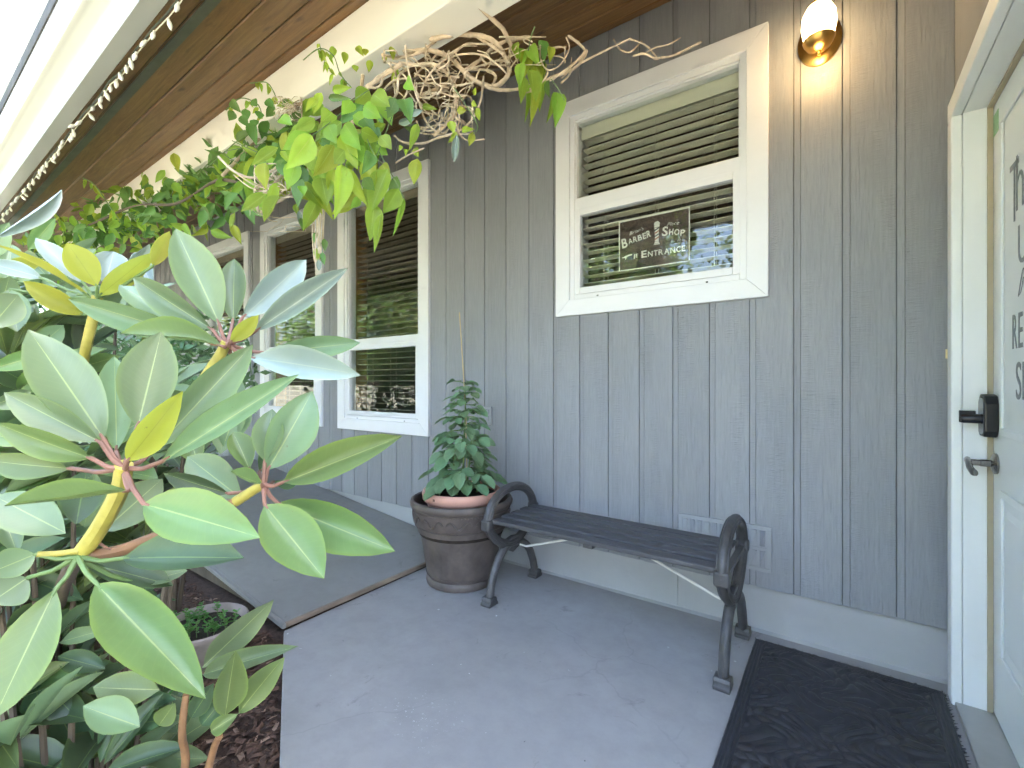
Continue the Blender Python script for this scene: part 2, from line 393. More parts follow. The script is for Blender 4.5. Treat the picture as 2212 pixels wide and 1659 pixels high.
# ------------------------------------------------------------------ leaf meshes (unit: length 1 along +Y, width 1 along X, normal +Z)
def leaf_mesh(name, m, shape='rhodo', droop=.12, fold=.10, nv=8, nu=4, teeth=0, twist=0, wob=0, seed=0):
    rg = random.Random(seed); vs = []; uv = []; fs = []
    def prof(v):
        if shape == 'rhodo': return .5*(math.sin(math.pi*min(1, v**1.08))**.76)*(1 if v < .9 else 1-(v-.9)*3.)
        if shape == 'wist': return .5*max(0, math.sin(math.pi*v**.74))**.95*(1.06-.32*v**3)
        if shape == 'oval': return .5*(math.sin(math.pi*v**.85)**.62)
        if shape == 'long': return .5*(math.sin(math.pi*v)**.85)
        return .5*math.sin(math.pi*v)
    ph = rg.uniform(0, 6)
    for i in range(nv+1):
        v = i/nv; hw = max(.004, prof(v))
        if i in (0, nv): hw = .006
        if teeth and 0 < i < nv: hw *= 1+teeth*(1 if i % 2 else -1)
        for j in range(nu+1):
            u = j/nu*2-1; x = u*hw
            z = -droop*v*v*(1) + fold*abs(u)**1.4*hw*2*.5 + wob*math.sin(v*9+ph+u*2)*abs(u)
            z += twist*u*hw*v
            vs.append((x, v-.15*droop*v*v, z)); uv.append((j/nu, v))
    for i in range(nv):
        for j in range(nu):
            a = i*(nu+1)+j; fs.append((a, a+1, a+nu+2, a+nu+1))
    me = bpy.data.meshes.new(name); me.from_pydata(vs, [], fs); me.materials.append(m)
    ul = me.uv_layers.new(name='UVMap')
    for p in me.polygons:
        p.use_smooth = True
        for li in p.loop_indices: ul.data[li].uv = uv[me.loops[li].vertex_index]
    return me
LM = {}
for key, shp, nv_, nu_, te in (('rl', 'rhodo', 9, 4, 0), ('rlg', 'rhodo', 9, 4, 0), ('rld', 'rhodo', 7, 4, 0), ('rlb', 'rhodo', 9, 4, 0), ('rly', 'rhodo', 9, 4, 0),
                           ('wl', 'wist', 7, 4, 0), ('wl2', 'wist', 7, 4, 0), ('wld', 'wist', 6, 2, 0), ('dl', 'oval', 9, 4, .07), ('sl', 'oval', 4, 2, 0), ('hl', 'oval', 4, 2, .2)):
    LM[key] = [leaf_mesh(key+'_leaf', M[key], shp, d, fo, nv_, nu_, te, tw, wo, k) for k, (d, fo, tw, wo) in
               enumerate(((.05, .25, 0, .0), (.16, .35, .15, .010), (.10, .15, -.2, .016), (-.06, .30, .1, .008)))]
def frame_leaf(base, tip, wid, roll=0, flip=False, view_from=EYE):
    y = tip-base; L = y.length; y = y/L
    vd = ((base+tip)/2-view_from).normalized()
    x = y.cross(vd)
    if x.length < 1e-4: x = y.orthogonal()
    x.normalize(); nrm = x.cross(y)
    if nrm.dot(vd) > 0: x = -x; nrm = -nrm
    q = Matrix.Rotation(roll, 3, y); x = q @ x; nrm = q @ nrm
    if flip: x = -x; nrm = -nrm
    m = Matrix.Identity(4)
    for i in range(3):
        m[i][0] = x[i]*wid; m[i][1] = y[i]*L; m[i][2] = nrm[i]*L; m[i][3] = base[i]
    return m
def put_leaf(parent, key, base, tip, wid, roll=0, var=None, flip=False, name='leaf'):
    me = LM[key][random.randrange(4) if var is None else var]
    o = bpy.data.objects.new(name, me); link(o, parent)
    m = frame_leaf(Vector(base), Vector(tip), wid, roll, flip)
    o.matrix_world = (Matrix.Translation(-Vector(parent.location)) @ m) if parent is not None else m
    return o
class LeafMass:                       # many leaves of one kind joined into a single part
    def __init__(s, key): s.key = key; s.v = []; s.f = []; s.uv = []
    def add(s, m, origin):
        me = random.choice(LM[s.key]); n0 = len(s.v); ul = me.uv_layers[0].data
        s.v += [tuple(m @ v.co-origin) for v in me.vertices]
        for p in me.polygons:
            s.f.append(tuple(n0+i for i in p.vertices)); s.uv += [tuple(ul[li].uv) for li in p.loop_indices]
    def done(s, parent):
        if not s.f: return
        me = bpy.data.meshes.new('inner_foliage'); me.from_pydata(s.v, [], s.f); me.materials.append(M[s.key])
        ul = me.uv_layers.new(name='UVMap')
        for i, q in enumerate(s.uv): ul.data[i].uv = q
        for p in me.polygons: p.use_smooth = True
        o = bpy.data.objects.new('inner_foliage', me); link(o, parent); return tag(o, kind='stuff')
def leaf_frame_n(base, vec, wid, nrm_up):
    y = vec.normalized(); L = vec.length
    nn = (nrm_up+Vector((random.uniform(-.5, .5), random.uniform(-.5, .5), 0))); x = y.cross(nn)
    if x.length < .05: x = y.orthogonal()
    x.normalize(); nn = x.cross(y); m = Matrix.Identity(4)
    for i in range(3): m[i][0] = x[i]*wid; m[i][1] = y[i]*L; m[i][2] = nn[i]*L; m[i][3] = base[i]
    return m
def rel(parent, pts): return [Vector(p)-Vector(parent.location) for p in pts]

# ------------------------------------------------------------------ the setting: ground, bed, porch floor
tag(MB().hexa([(-400, -400, -.07), (400, -400, -.07), (-400, 400, -.07), (400, 400, -.07), (-400, -400, -.06), (400, -400, -.06), (-400, 400, -.06), (400, 400, -.06)]).build('ground', M['ground']), kind='structure')
YS = 2.335            # face of the siding
YF = 2.355            # face of the foundation
ZB = .205             # bottom edge of the siding
XC = .346             # wall beside the door
# slab outline: the left edge runs obliquely past the bed
slab = [(-2.06, 1.105), (-1.50, .795), (-.9, .462), (-.15, .045), (.6, -.40), (3.2, -.40), (3.2, 2.6), (-4.9, 2.6), (-4.9, 2.2), (-2.07, 2.2)]
tag(MB().prism(slab, 'z', -.06, 0).build('porch_floor', M['floor'], bevel=.006), kind='structure')
nb = MB()
nx, ny = 70, 44
for j in range(ny+1):
    for i in range(nx+1):
        x = -7.5+i*8.0/nx; y = -.75+j*3.05/ny
        h = -.042+.016*math.sin(x*5.1+y*3)*math.cos(y*6.3)+random.uniform(-.006, .006)
        nb.v.append((x, y, h))
for j in range(ny):
    for i in range(nx):
        a = j*(nx+1)+i; nb.f.append((a, a+1, a+nx+2, a+nx+1))
bed = tag(nb.build('mulch_bed', M['mulch'], smooth=True), kind='structure')
def edge_y(x): return .462+(x+.9)*(.795-.462)/(-1.50+.9) if x > -2.06 else 1.08
for nm, mm, cnt in (('bark_mulch', 'chip', 5200), ('bark_mulch_pale', 'chip2', 700)):
    cb = MB()
    for k in range(cnt):
        x = random.uniform(-3.6, -.7); ymax = edge_y(x)-.006; y = ymax-abs(random.gauss(0, .55))
        if y < -.6: continue
        c = Vector((x, y, -.03+random.uniform(0, .018))); a = random.uniform(0, 6.28); ln = random.uniform(.006, .022); wd = ln*random.uniform(.25, .5)
        e = Matrix.Rotation(a, 3, 'Z') @ Matrix.Rotation(random.uniform(-.6, .6), 3, 'X')
        ex = e @ Vector((ln, 0, 0)); ey = e @ Vector((0, wd, 0)); ez = e @ Vector((0, 0, .002))
        n0 = len(cb.v); cb.v += [tuple(c-ex-ey), tuple(c+ex-ey*.6), tuple(c+ex*.9+ey), tuple(c-ex*.8+ey), tuple(c+ez*1.8)]
        cb.f += [(n0, n0+1, n0+4), (n0+1, n0+2, n0+4), (n0+2, n0+3, n0+4), (n0+3, n0, n0+4), (n0+3, n0+2, n0+1, n0)]
    o = cb.build(nm, M[mm]); tag(o, 'shredded brown bark mulch covering the planting bed' if mm == 'chip' else 'paler flecks of bark scattered over the planting bed', 'mulch', kind='stuff')

# ramp
SL = .11
def rz(x): return .028+(-2.062-x)*SL
rp = empty('plywood_ramp', (-2.062, 1.7, 0)); tag(rp, 'grey painted plywood ramp with bare wooden front edge rising beside the wall', 'ramp')
x1 = -5.2
def hx(xa, xb, ya, yb, d0, d1):
    return [(x-rp.location.x, y-rp.location.y, rz(x)+d) for d in (d0, d1) for y in (ya, yb) for x in (xa, xb)]
MB().hexa(hx(x1, -2.075, 1.118, 2.338, -.020, 0)).build('deck', M['ramp'], rp, bevel=.002)
MB().hexa(hx(-2.0745, -2.060, 1.118, 2.338, -.022, -.001)).build('front_edge', M['rawwood'], rp, bevel=.002)
MB().hexa(hx(x1, -2.062, 1.100, 1.1175, -.023, -.002)).build('side_edge', M['ramp'], rp, bevel=.002)
for ya in (1.14, 1.70, 2.28):
    MB().prism([(-2.3-rp.location.x, 0.), (x1-rp.location.x, 0.), (x1-rp.location.x, rz(x1)-.0225), (-2.3-rp.location.x, rz(-2.3)-.0225)], 'y', ya-1.7, ya-1.7+.038).build('joist', M['treebark'], rp)

# ------------------------------------------------------------------ the house
house = empty('house', (-3, 4, 0))
tag(house, 'grey house with vertical board siding, white trimmed windows and wood lined porch eave', 'house')
HO = Vector(house.location)
def H(mb): mb.v = [tuple(Vector(p)-HO) for p in mb.v]; return mb
WINS = [  # outer trim x0,x1,z0,z1, meeting rail: upper glass bottom, lower glass top
    (-1.338, -.258, 1.508, 2.723, 2.161, 2.068),
    (-3.458, -2.377, .747, 2.718, 1.478, 1.397),
    (-4.773, -3.692, .747, 2.718, 1.478, 1.397),
    (-6.108, -5.027, .747, 2.718, 1.478, 1.397)]
TW = .088
OPEN = [(a+TW, b-TW, c+TW, d-TW) for a, b, c, d, _, _ in WINS]
def minus(x0, x1, z0, z1, holes):
    out = [(x0, x1, z0, z1)]
    for hx0, hx1, hz0, hz1 in holes:
        nw = []
        for a, b, c, d in out:
            if hx1 <= a or hx0 >= b or hz1 <= c or hz0 >= d: nw.append((a, b, c, d)); continue
            if a < hx0: nw.append((a, hx0, c, d))
            if hx1 < b: nw.append((hx1, b, c, d))
            xa, xb = max(a, hx0), min(b, hx1)
            if c < hz0: nw.append((xa, xb, c, hz0))
            if hz1 < d: nw.append((xa, xb, hz1, d))
        out = nw
    return out
XL = -13.
ZT = 3.06
# backing in the channels between the boards
mb = MB()
for a, b, c, d in minus(XL, XC, ZB+.002, ZT, OPEN): mb.box(a, b, YS+.007, YS+.11, c, d)
H(mb).build('channel_backing', M['sheath'], house)
def strips():
    for i in range(int((XL-.0072)/PITCH), 3):
        a = .0072+PITCH*i+.0032; b = min(.0072+PITCH*i+CHW-.0016, XC)
        if b-a < .01: continue
        for q in minus(a, b, ZB+.001, ZT, [h for h in OPEN if h[1] > a and h[0] < b]):
            H(MB().box(q[0], q[1], YS+.0035, YS+.02, q[2], q[3])).build('channel_strip', M['siding'], house)
# boards
PITCH, CHW = .1718, .027
i0 = int((XL-.0072)/PITCH); strips()
for i in range(i0, 3):
    a = .0072+PITCH*i+CHW; b = .0072+PITCH*(i+1)
    b = min(b, XC)
    if b-a < .02: continue
    holes = [h for h in OPEN if h[1] > a and h[0] < b]
    rects = minus(a, b, ZB+random.uniform(-.002, .002), ZT, holes)
    spans = [r for r in rects if r[1]-r[0] > b-a-1e-6]
    part = [r for r in rects if r[1]-r[0] <= b-a-1e-6]
    jit = random.uniform(-.0008, .0008)
    groups = [[r] for r in spans] if not part else [rects]
    for g in groups:
        mb = MB()
        for q in g: mb.box(q[0], q[1], YS+jit, YS+.03, q[2], q[3])
        H(mb).build('siding_board', M['siding'], house, bevel=.0022 if len(g) == 1 else 0)
H(MB().box(XL, -.6605, YF, YF+.2, -.3, ZB+.03)).build('foundation', M['found'], house, bevel=.002)
H(MB().box(-.6595, XC+.4, YF+.0015, YF+.2, -.3, ZB+.03)).build('foundation', M['found'], house, bevel=.002)
# little cove of paint and mortar where foundation meets the floor
H(MB().prism([(YF-.016, 0.0005), (YF+.01, 0.0005), (YF+.01, .014)], 'x', -1.95, XC).build if False else MB().prism([(YF-.018, .0005), (YF+.01, .0005), (YF+.01, .013)], 'x', -2.0, XC)).build('foundation_fillet', M['found'], house)
# dim room behind the windows
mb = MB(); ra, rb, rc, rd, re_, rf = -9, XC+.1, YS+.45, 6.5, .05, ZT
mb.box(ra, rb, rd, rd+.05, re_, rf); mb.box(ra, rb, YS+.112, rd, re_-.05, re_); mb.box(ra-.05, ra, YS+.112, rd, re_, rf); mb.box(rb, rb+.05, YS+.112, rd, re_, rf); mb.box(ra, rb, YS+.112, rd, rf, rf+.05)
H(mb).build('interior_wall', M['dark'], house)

for wi, (x0, x1_, z0, z1, ub, lt) in enumerate(WINS):
    we = empty('window', Vector((0, 0, 0)), house); we.location = Vector(((x0+x1_)/2, YS, z0))-HO
    we['label'] = ['white single hung window with beige blinds above the bench', 'tall white window with brown blinds left of the potted plant',
                   'tall white window half hidden behind rhododendron leaves', 'farthest tall white window under the vine'][wi]
    WO = Vector(((x0+x1_)/2, YS, z0))
    def W(mb): mb.v = [tuple(Vector(p)-WO) for p in mb.v]; return mb
    ya, yb = YS-.021, YS+.006
    # mitred trim boards
    for q in ([(x0, z0), (x1_, z0), (x1_-TW, z0+TW), (x0+TW, z0+TW)], [(x0, z1), (x0+TW, z1-TW), (x1_-TW, z1-TW), (x1_, z1)],
              [(x0, z0+.0005), (x0+TW-.0005, z0+TW), (x0+TW-.0005, z1-TW), (x0, z1-.0005)], [(x1_, z0+.0005), (x1_, z1-.0005), (x1_-TW+.0005, z1-TW), (x1_-TW+.0005, z0+TW)]):
        W(MB().prism(q, 'y', ya, yb)).build('trim_board', M['trim'], we, bevel=.002)
    a, b, c, d = x0+TW, x1_-TW, z0+TW, z1-TW
    fw = .028
    fr = MB()
    fr.box(a, a+fw, YS-.010, YS+.08, c, d); fr.box(b-fw, b, YS-.010, YS+.08, c, d)
    fr.box(a+fw, b-fw, YS-.010, YS+.08, d-fw, d); fr.box(a+fw, b-fw, YS-.010, YS+.08, c, c+fw)
    fr.box(a+fw, b-fw, YS-.004, YS+.06, lt+.034, ub)
    W(fr).build('frame', M['vinyl'], we, bevel=.002)
    bd = MB(); e = .007
    for q in ((a+fw, a+fw+e, ub, d-fw), (b-fw-e, b-fw, ub, d-fw), (a+fw+e, b-fw-e, d-fw-e, d-fw), (a+fw+e, b-fw-e, ub, ub+e)): bd.box(q[0], q[1], YS+.004, YS+.03, q[2], q[3])
    W(bd).build('glazing_bead', M['vinyl'], we)
    sh = MB(); sa, sb, sc, sd = a+.016, b-.016, c+.030, lt+.036; bw = .042
    sh.box(sa, sa+bw, YS-.006, YS+.034, sc, sd); sh.box(sb-bw, sb, YS-.006, YS+.034, sc, sd)
    sh.box(sa+bw, sb-bw, YS-.006, YS+.034, sd-.036, sd); sh.box(sa+bw, sb-bw, YS-.006, YS+.034, sc, sc+.036)
    W(sh).build('sash', M['vinyl'], we, bevel=.003)
    for xx in (a+.17, b-.17):
        W(MB().box(xx-.005, xx+.005, YS-.0125, YS-.0095, c+.006, c+.012)).build('weep_hole', M['cord'], we)
    W(MB().box(a+fw, b-fw, YS+.030, YS+.034, ub, d-fw)).build('pane', M['glass'], we)
    W(MB().box(sa+bw, sb-bw, YS+.016, YS+.020, sc+.036, sd-.036)).build('pane', M['glass'], we)
    # inner wooden casing returns
    ic = MB(); mm_ = M['vinyl'] if wi == 0 else M['woodjamb']
    ic.box(a, a+.012, YS+.082, YS+.20, c, d); ic.box(b-.012, b, YS+.082, YS+.20, c, d); ic.box(a+.012, b-.012, YS+.082, YS+.20, d-.012, d); ic.box(a+.012, b-.012, YS+.082, YS+.20, c, c+.012)
    W(ic).build('inner_casing', mm_, we)
    # the blind is a thing of its own, hanging inside
    sm = M['slat'] if wi == 0 else M['brownslat']
    bl = empty('window_blind', (WO.x, YS+.125, d-.02))
    tag(bl, ['beige slatted venetian blind inside the window above the bench', 'dark slatted blind in the tall window nearest the potted plant', 'dark slatted blind in the tall window behind the rhododendron', 'dark slatted blind in the farthest tall window'][wi], 'blind', 'window blinds')
    hw = (b-a)/2-.022; hh = d-c-.03
    MB().box(-hw, hw, -.03, .03, -.055, 0).build('headrail', sm, bl, bevel=.002)
    MB().box(-hw, hw, -.036, -.031, -.075, 0).build('valance', sm, bl)
    pit = .046; ns = int((hh-.1)/pit); tilt = R(-7 if wi == 0 else -3)
    sl = MB().box(-hw+.004, hw-.004, -.025, .025, -.0016, .0016).mesh('slat', sm)
    for k in range(ns):
        o = bpy.data.objects.new('slat', sl); link(o, bl); o.location = (random.uniform(-.001, .001), 0, -.085-k*pit); o.rotation_euler = (tilt+random.uniform(-.03, .03), random.uniform(-.0015, .0015), 0)
    MB().box(-hw+.004, hw-.004, -.025, .025, -.085-ns*pit-.012, -.085-ns*pit+.004).build('bottom_rail', sm, bl, bevel=.002)
    for xx in (-hw*.68, 0, hw*.68):
        for yy in (-.028, .028): MB().tube([(xx, yy, -.05), (xx, yy, -.085-ns*pit)], .0011, 5).build('cord', M['slat'] if wi == 0 else M['brownslat'], bl)

# ---- eave: sloped plank soffit, beam, fascia gutter, roof
def zc(y): return 2.251+.3333*y           # plane of the plank ceiling
XR = 4.5
roof = empty('roof', Vector((-3, 2, 2.9))-HO, house); RO = Vector((-3, 2, 2.9))
def RF(mb): mb.v = [tuple(Vector(p)-RO) for p in mb.v]; return mb
ridge = 6.5
ox = MB().prism([(.60, zc(.60)+.024), (2.30, zc(2.30)+.024), (2.30, zc(2.3)+.1), (12.3, zc(2.3)+.1), (12.3, zc(.47)+.42), (ridge, zc(ridge)+.42), (.47, zc(.47)+.40), (.47, zc(.47)+.34), (.60, zc(.60)+.3)], 'x', XL-1, XR)
RF(ox).build('deck', M['roofing'], roof)
edges = [.612, .700, .855, .987, 1.108]
y = 1.108
while y < 2.30: y += .1285; edges.append(min(y, 2.334))
for k in range(len(edges)-1):
    a, b = edges[k]+.0022, edges[k+1]-.0022
    if b-a < .03: continue
    # tongue-and-groove board with relieved edges
    ch = .006; poly = [(a, zc(a)+ch), (a+ch, zc(a+ch)), (b-ch, zc(b-ch)), (b, zc(b)+ch), (b, zc(b)+.02), (a, zc(a)+.02)]
    RF(MB().prism(poly, 'x', XL-1, XR)).build('soffit_board', M['plank'], roof)
RF(MB().prism([(.703, zc(.703)-.004), (.742, zc(.742)-.004), (.742, zc(.742)+.002), (.703, zc(.703)+.002)], 'x', XL-1, XR)).build('soffit_vent_strip', pm('dull_vent_metal', (.115, .12, .095), .45, .2, 8, metal=.4), roof)
BY0, BY1 = 1.153, 1.293
H(MB().prism([(BY0, zc(BY0)-.001), (BY0, 2.421), (BY1, 2.421), (BY1, zc(BY1)-.001)], 'x', XL-1, XC-.001)).build('beam', M['cream'], house, bevel=.005)
# fascia gutter profile (y,z), open trough on top
prof = [(.612, 2.452), (.594, 2.450), (.553, 2.450), (.549, 2.458), (.548, 2.508), (.545, 2.516)]
for k in range(9):
    t = k/8; prof.append((.545-.058*(t**1.6)*1.0, 2.516+.075*(1-(1-t)**1.5)))
prof += [(.483, 2.597), (.478, 2.70), (.474, 2.812), (.466, 2.822), (.470, 2.832), (.482, 2.830), (.486, 2.70), (.50, 2.62), (.56, 2.53), (.590, 2.48), (.600, 2.78), (.612, 2.78)]
RF(MB().prism(prof, 'x', XL-1, XR)).build('gutter', M['gutter'], roof, smooth=True)
RF(MB().prism([(.588, 2.832), (.47, 2.812+.03), (.47, 2.86), (.6, 2.9)], 'x', XL-1, XR)).build('drip_edge', M['gutter'], roof)

# ---- wall beside the door, casing, door
dy0, dy1, dzt = 1.27, 2.20, 2.054
mb = MB()
for a, b, c, d in minus(1.10, YS+.005, -.05, 3.05, [(dy0-.02, dy1+.015, -.06, dzt+.018)]): mb.box(XC, XC+.12, a, b, c, min(d, 3.05))
mb.box(XC+.121, XR, 1.10, 1.22, -.3, 2.62)
H(mb).build('side_wall', M['siding'], house)
CT = .030; CX0 = XC-CT
H(MB().box(CX0, XC, dy1, dy1+.070, .0, dzt)).build('door_casing', M['jamb'], house, bevel=.006, seg=3)
H(MB().box(CX0, XC, dy0-.07, dy0, .0, dzt)).build('door_casing', M['jamb'], house, bevel=.006, seg=3)
H(MB().box(CX0, XC, dy0-.07, dy1+.07, dzt+.0005, dzt+.070)).build('door_casing', M['jamb'], house, bevel=.006, seg=3)
H(MB().box(XC+.0005, .412, dy1+.0008, dy1+.016, .0, dzt+.016)).build('door_jamb', M['jamb'], house)
H(MB().box(XC+.0005, .412, dy0-.016, dy0-.0008, .0, dzt+.016)).build('door_jamb', M['jamb'], house)
H(MB().box(XC+.0005, .412, dy0-.0005, dy1+.0005, dzt+.001, dzt+.017)).build('door_jamb', M['jamb'], house)
ws = MB(); ws.box(.405, .4185, dy1-.0075, dy1+.0005, .012, dzt); ws.box(.405, .4185, dy0, dy1-.008, dzt-.0075, dzt+.0005)
H(ws).build('weatherstrip', M['weather'], house)
H(MB().box(CX0+.01, .56, dy0, dy1, .0, .016)).build('door_sill', pm('sill_aluminium', (.45, .45, .44), .4, .1, metal=.6), house, bevel=.003)
door = empty('door', Vector((.42, 1.735, .02))-HO, house); DO = Vector((.42, 1.735, .02)); door['label'] = 'pale green white panelled entrance door with grey lettering'
def D(mb): mb.v = [tuple(Vector(p)-DO) for p in mb.v]; return mb
D(MB().box(.4202, .462, dy0+.004, dy1-.003, .020, dzt-.004)).build('slab', M['door'], door, bevel=.002)
def moulding(y0, y1, z0, z1, nm, field=True):
    # raised moulding ring and raised field
    ring = MB(); w_ = .022
    for (a, b, c, d) in ((y0, y1, z0, z0+w_), (y0, y1, z1-w_, z1), (y0, y0+w_, z0+w_, z1-w_), (y1-w_, y1, z0+w_, z1-w_)): ring.box(.4125, .4202, a, b, c, d)
    D(ring).build('panel_moulding', M['door'], door, bevel=.004, seg=3)
    g = .055
    if field: D(MB().hexa([(.4145, y0+g+.018, z0+g+.018), (.4201, y0+g, z0+g), (.4145, y1-g-.018, z0+g+.018), (.4201, y1-g, z0+g),
                 (.4145, y0+g+.018, z1-g-.018), (.4201, y0+g, z1-g), (.4145, y1-g-.018, z1-g-.018), (.4201, y1-g, z1-g)])).build('panel_field', M['door'], door)
moulding(1.80, 2.095, .235, .782, 'l'); moulding(1.36, 1.655, .235, .782, 'r')
moulding(1.36, 2.095, .957, 1.965, 'u', False)
# smart lock
lk = D(MB().prism([(2.125, .965), (2.125, 1.055), (2.137, 1.080), (2.155, 1.086), (2.185, 1.086), (2.203, 1.070), (2.210, 1.03), (2.206, .97), (2.195, .945), (2.14, .945)], 'x', .385, .4195)).build('lock', M['black'], door, bevel=.005, seg=3)
D(MB().prism([(2.131, .962), (2.131, 1.05), (2.142, 1.073), (2.182, 1.077), (2.198, 1.06), (2.202, 1.02), (2.197, .965), (2.19, .953), (2.142, .953)], 'x', .3835, .3852)).build('lock_screen', M['glossblack'], door)
D(MB().lathe([(.0, .335), (.013, .335), (.015, .338), (.016, .385), (.019, .388), (.019, .392)], (0, 2.168, 1.003), 24, 'x')).build('lock_knob', M['black'], door, smooth=True)
D(MB().box(.331, .372, 2.164, 2.172, .990, 1.030)).build('lock_thumb_turn', M['black'], door, bevel=.002)
# lever handle
D(MB().lathe([(.0, .404), (.012, .404), (.030, .410), (.034, .414), (.034, .4195), (.0, .4195)], (0, 2.155, .858), 32, 'x')).build('handle_rose', M['nickel'], door, smooth=True)
D(MB().lathe([(.0, .345), (.0105, .345), (.0105, .380), (.012, .381), (.012, .404)], (0, 2.155, .858), 20, 'x')).build('handle_neck', M['nickel'], door, smooth=True)
D(MB().tube(crom([(.350, 2.158, .864), (.349, 2.135, .858), (.347, 2.10, .846), (.348, 2.06, .838), (.352, 2.045, .838)], 5), [.012]*5+[.0115]*6+[.011]*6+[.009]*3+[.004], 10, (1.1, .75))).build('handle_lever', M['nickel'], door, smooth=True)
D(MB().box(.4185, .4196, 2.135, 2.193, 1.945, 2.015)).build('sticker', M['greenfoil'], door)

def text_mesh(body, size, m, bold=0, shear=0, ext=.0008, spacing=1, align='LEFT'):
    cu = bpy.data.curves.new('lettering', 'FONT'); cu.body = body; cu.size = size; cu.extrude = ext; cu.offset = bold; cu.shear = shear; cu.space_character = spacing; cu.align_x = align
    cu.resolution_u = 4
    t = bpy.data.objects.new('tmp', cu); COL.objects.link(t)
    bpy.context.view_layer.update()
    dg = bpy.context.evaluated_depsgraph_get()
    me = bpy.data.meshes.new_from_object(t.evaluated_get(dg)); bpy.data.objects.remove(t)
    me.materials.clear(); me.materials.append(m); return me
def fit_text(body, m, W_, H_, **k):       # mesh scaled into a W_ x H_ box, origin bottom-left
    me = text_mesh(body, 1., m, **k)
    xs = [v.co.x for v in me.vertices]; ys = [v.co.y for v in me.vertices]
    sx = W_/(max(xs)-min(xs)); sy = H_/(max(ys)-min(ys)); x0 = min(xs); y0 = min(ys)
    for v in me.vertices: v.co = ((v.co.x-x0)*sx, (v.co.y-y0)*sy, v.co.z)
    return me
def door_text(body, ya, yb, z0, z1, bold=0):
    me = fit_text(body, M['letter'], ya-yb, z1-z0, bold=bold, ext=.0006)
    o = bpy.data.objects.new('lettering', me); link(o, door)
    o.matrix_basis = Matrix(((0, 0, -1, .4193-DO.x), (-1, 0, 0, ya-DO.y), (0, 1, 0, z0-DO.z), (0, 0, 0, 1)))
    return o
door_text('T', 2.010, 1.925, 1.60, 1.775, -.012)
door_text('h', 1.950, 1.885, 1.625, 1.785, -.012)
door_text('U', 1.932, 1.850, 1.463, 1.576, -.008)
D(MB().tube(crom([(.4192, 1.930, 1.373), (.4192, 1.915, 1.40), (.4192, 1.895, 1.435), (.4192, 1.885, 1.445)], 4), .0032, 6, (1, .3), up=(0, 0, 1))).build('lettering', M['letter'], door)
D(MB().tube(crom([(.4192, 1.929, 1.374), (.4192, 1.905, 1.385), (.4192, 1.885, 1.42)], 4), .0022, 6, (1, .3), up=(0, 0, 1))).build('lettering', M['letter'], door)
door_text('R', 1.985, 1.942, 1.224, 1.325, 0.0)
door_text('E', 1.929, 1.893, 1.224, 1.325, 0.0)
door_text('S', 1.952, 1.905, 1.075, 1.184, 0.0)
door_text('I', 1.892, 1.882, 1.076, 1.183, 0.0)

# ------------------------------------------------------------------ things on the wall
lamp = empty('wall_lamp', (-.070, YS, 2.56)); tag(lamp, 'lit brass wall lamp with glowing globe on the grey siding', 'lamp')
def oval(a, i): return 1
pl = MB().lathe([(.0, 0.0), (.078, 0.0), (.078, -.010), (.066, -.020), (.03, -.026), (.0, -.026)], (0, 0, 0), 40, 'y'); pl.v = [(x, y, z*1.28) for x, y, z in pl.v]
pl.build('back_plate', M['brass'], lamp, smooth=True)
MB().tube(crom([(0, -.02, -.045), (0, -.05, -.075), (0, -.085, -.085)], 4), .009, 10).build('arm', M['brass'], lamp, smooth=True)
cup = MB().lathe([(.0, -.098), (.007, -.097), (.009, -.092), (.006, -.088), (.018, -.085), (.042, -.070), (.054, -.048), (.057, -.040), (.052, -.038), (.0, -.05)], (0, -.085, 0), 32)
cup.build('lower_cup', M['brass'], lamp, smooth=True)
MB().lathe([(.0, -.046), (.040, -.042), (.056, -.02), (.062, .02), (.058, .06), (.042, .092), (.016, .105), (.0, .106)], (0, -.085, 0), 32).build('glass_globe', M['lampglow'], lamp, smooth=True)
MB().lathe([(.0, .104), (.030, .100), (.034, .106), (.012, .118), (.0, .130)], (0, -.085, 0), 24).build('top_cap', M['brass'], lamp, smooth=True)
ld = bpy.data.lights.new('lamp_light', 'POINT'); lo = bpy.data.objects.new('lamp_light', ld); link(lo, lamp); lo.location = (0, -.105, -.125); ld.energy = .26; ld.color = (1, .62, .25); ld.shadow_soft_size = .045

vent = empty('wall_vent', (-.448, YS, .28)); tag(vent, 'painted grey louvred crawlspace vent low on the siding behind the bench', 'vent')
vw, vh = .201, .203
vb = MB(); vb.box(-vw, vw, -.004, .012, 0, vh); vb.build('vent_back', M['greyplate'], vent)
vf = MB()
for q in ((-vw, vw, 0, .016), (-vw, vw, vh-.016, vh), (-vw, -vw+.018, .016, vh-.016), (vw-.018, vw, .016, vh-.016), (-vw+.018, vw-.018, vh*.5-.006, vh*.5+.006)): vf.box(q[0], q[1], -.007, -.0042, q[2], q[3])
vf.build('vent_frame', M['greyplate'], vent, bevel=.001)
lvp = M['siding']
for k in range(11):
    xx = -vw+.034+k*(2*vw-.068)/10
    for z0_, z1_ in ((.020, vh*.5-.010), (vh*.5+.010, vh-.020)):
        MB().hexa([(xx-.013, -.0045, z0_), (xx+.009, -.0045, z0_), (xx-.013, -.0043, z0_+.0001), (xx+.009, -.0043, z0_+.0001), (xx-.013, -.0045, z1_), (xx+.009, -.0110, z1_), (xx-.013, -.0043, z1_), (xx+.009, -.0043, z1_)]).build('louvre', lvp if k % 3 else M['greyplate'], vent)
oc = empty('outlet_cover', (-1.857, YS, .858)); tag(oc, 'small painted outlet cover on the siding behind the potted plant', 'outlet')
MB().box(-.040, .040, -.012, .004, 0, .115).build('cover_plate', M['greyplate'], oc, bevel=.003)
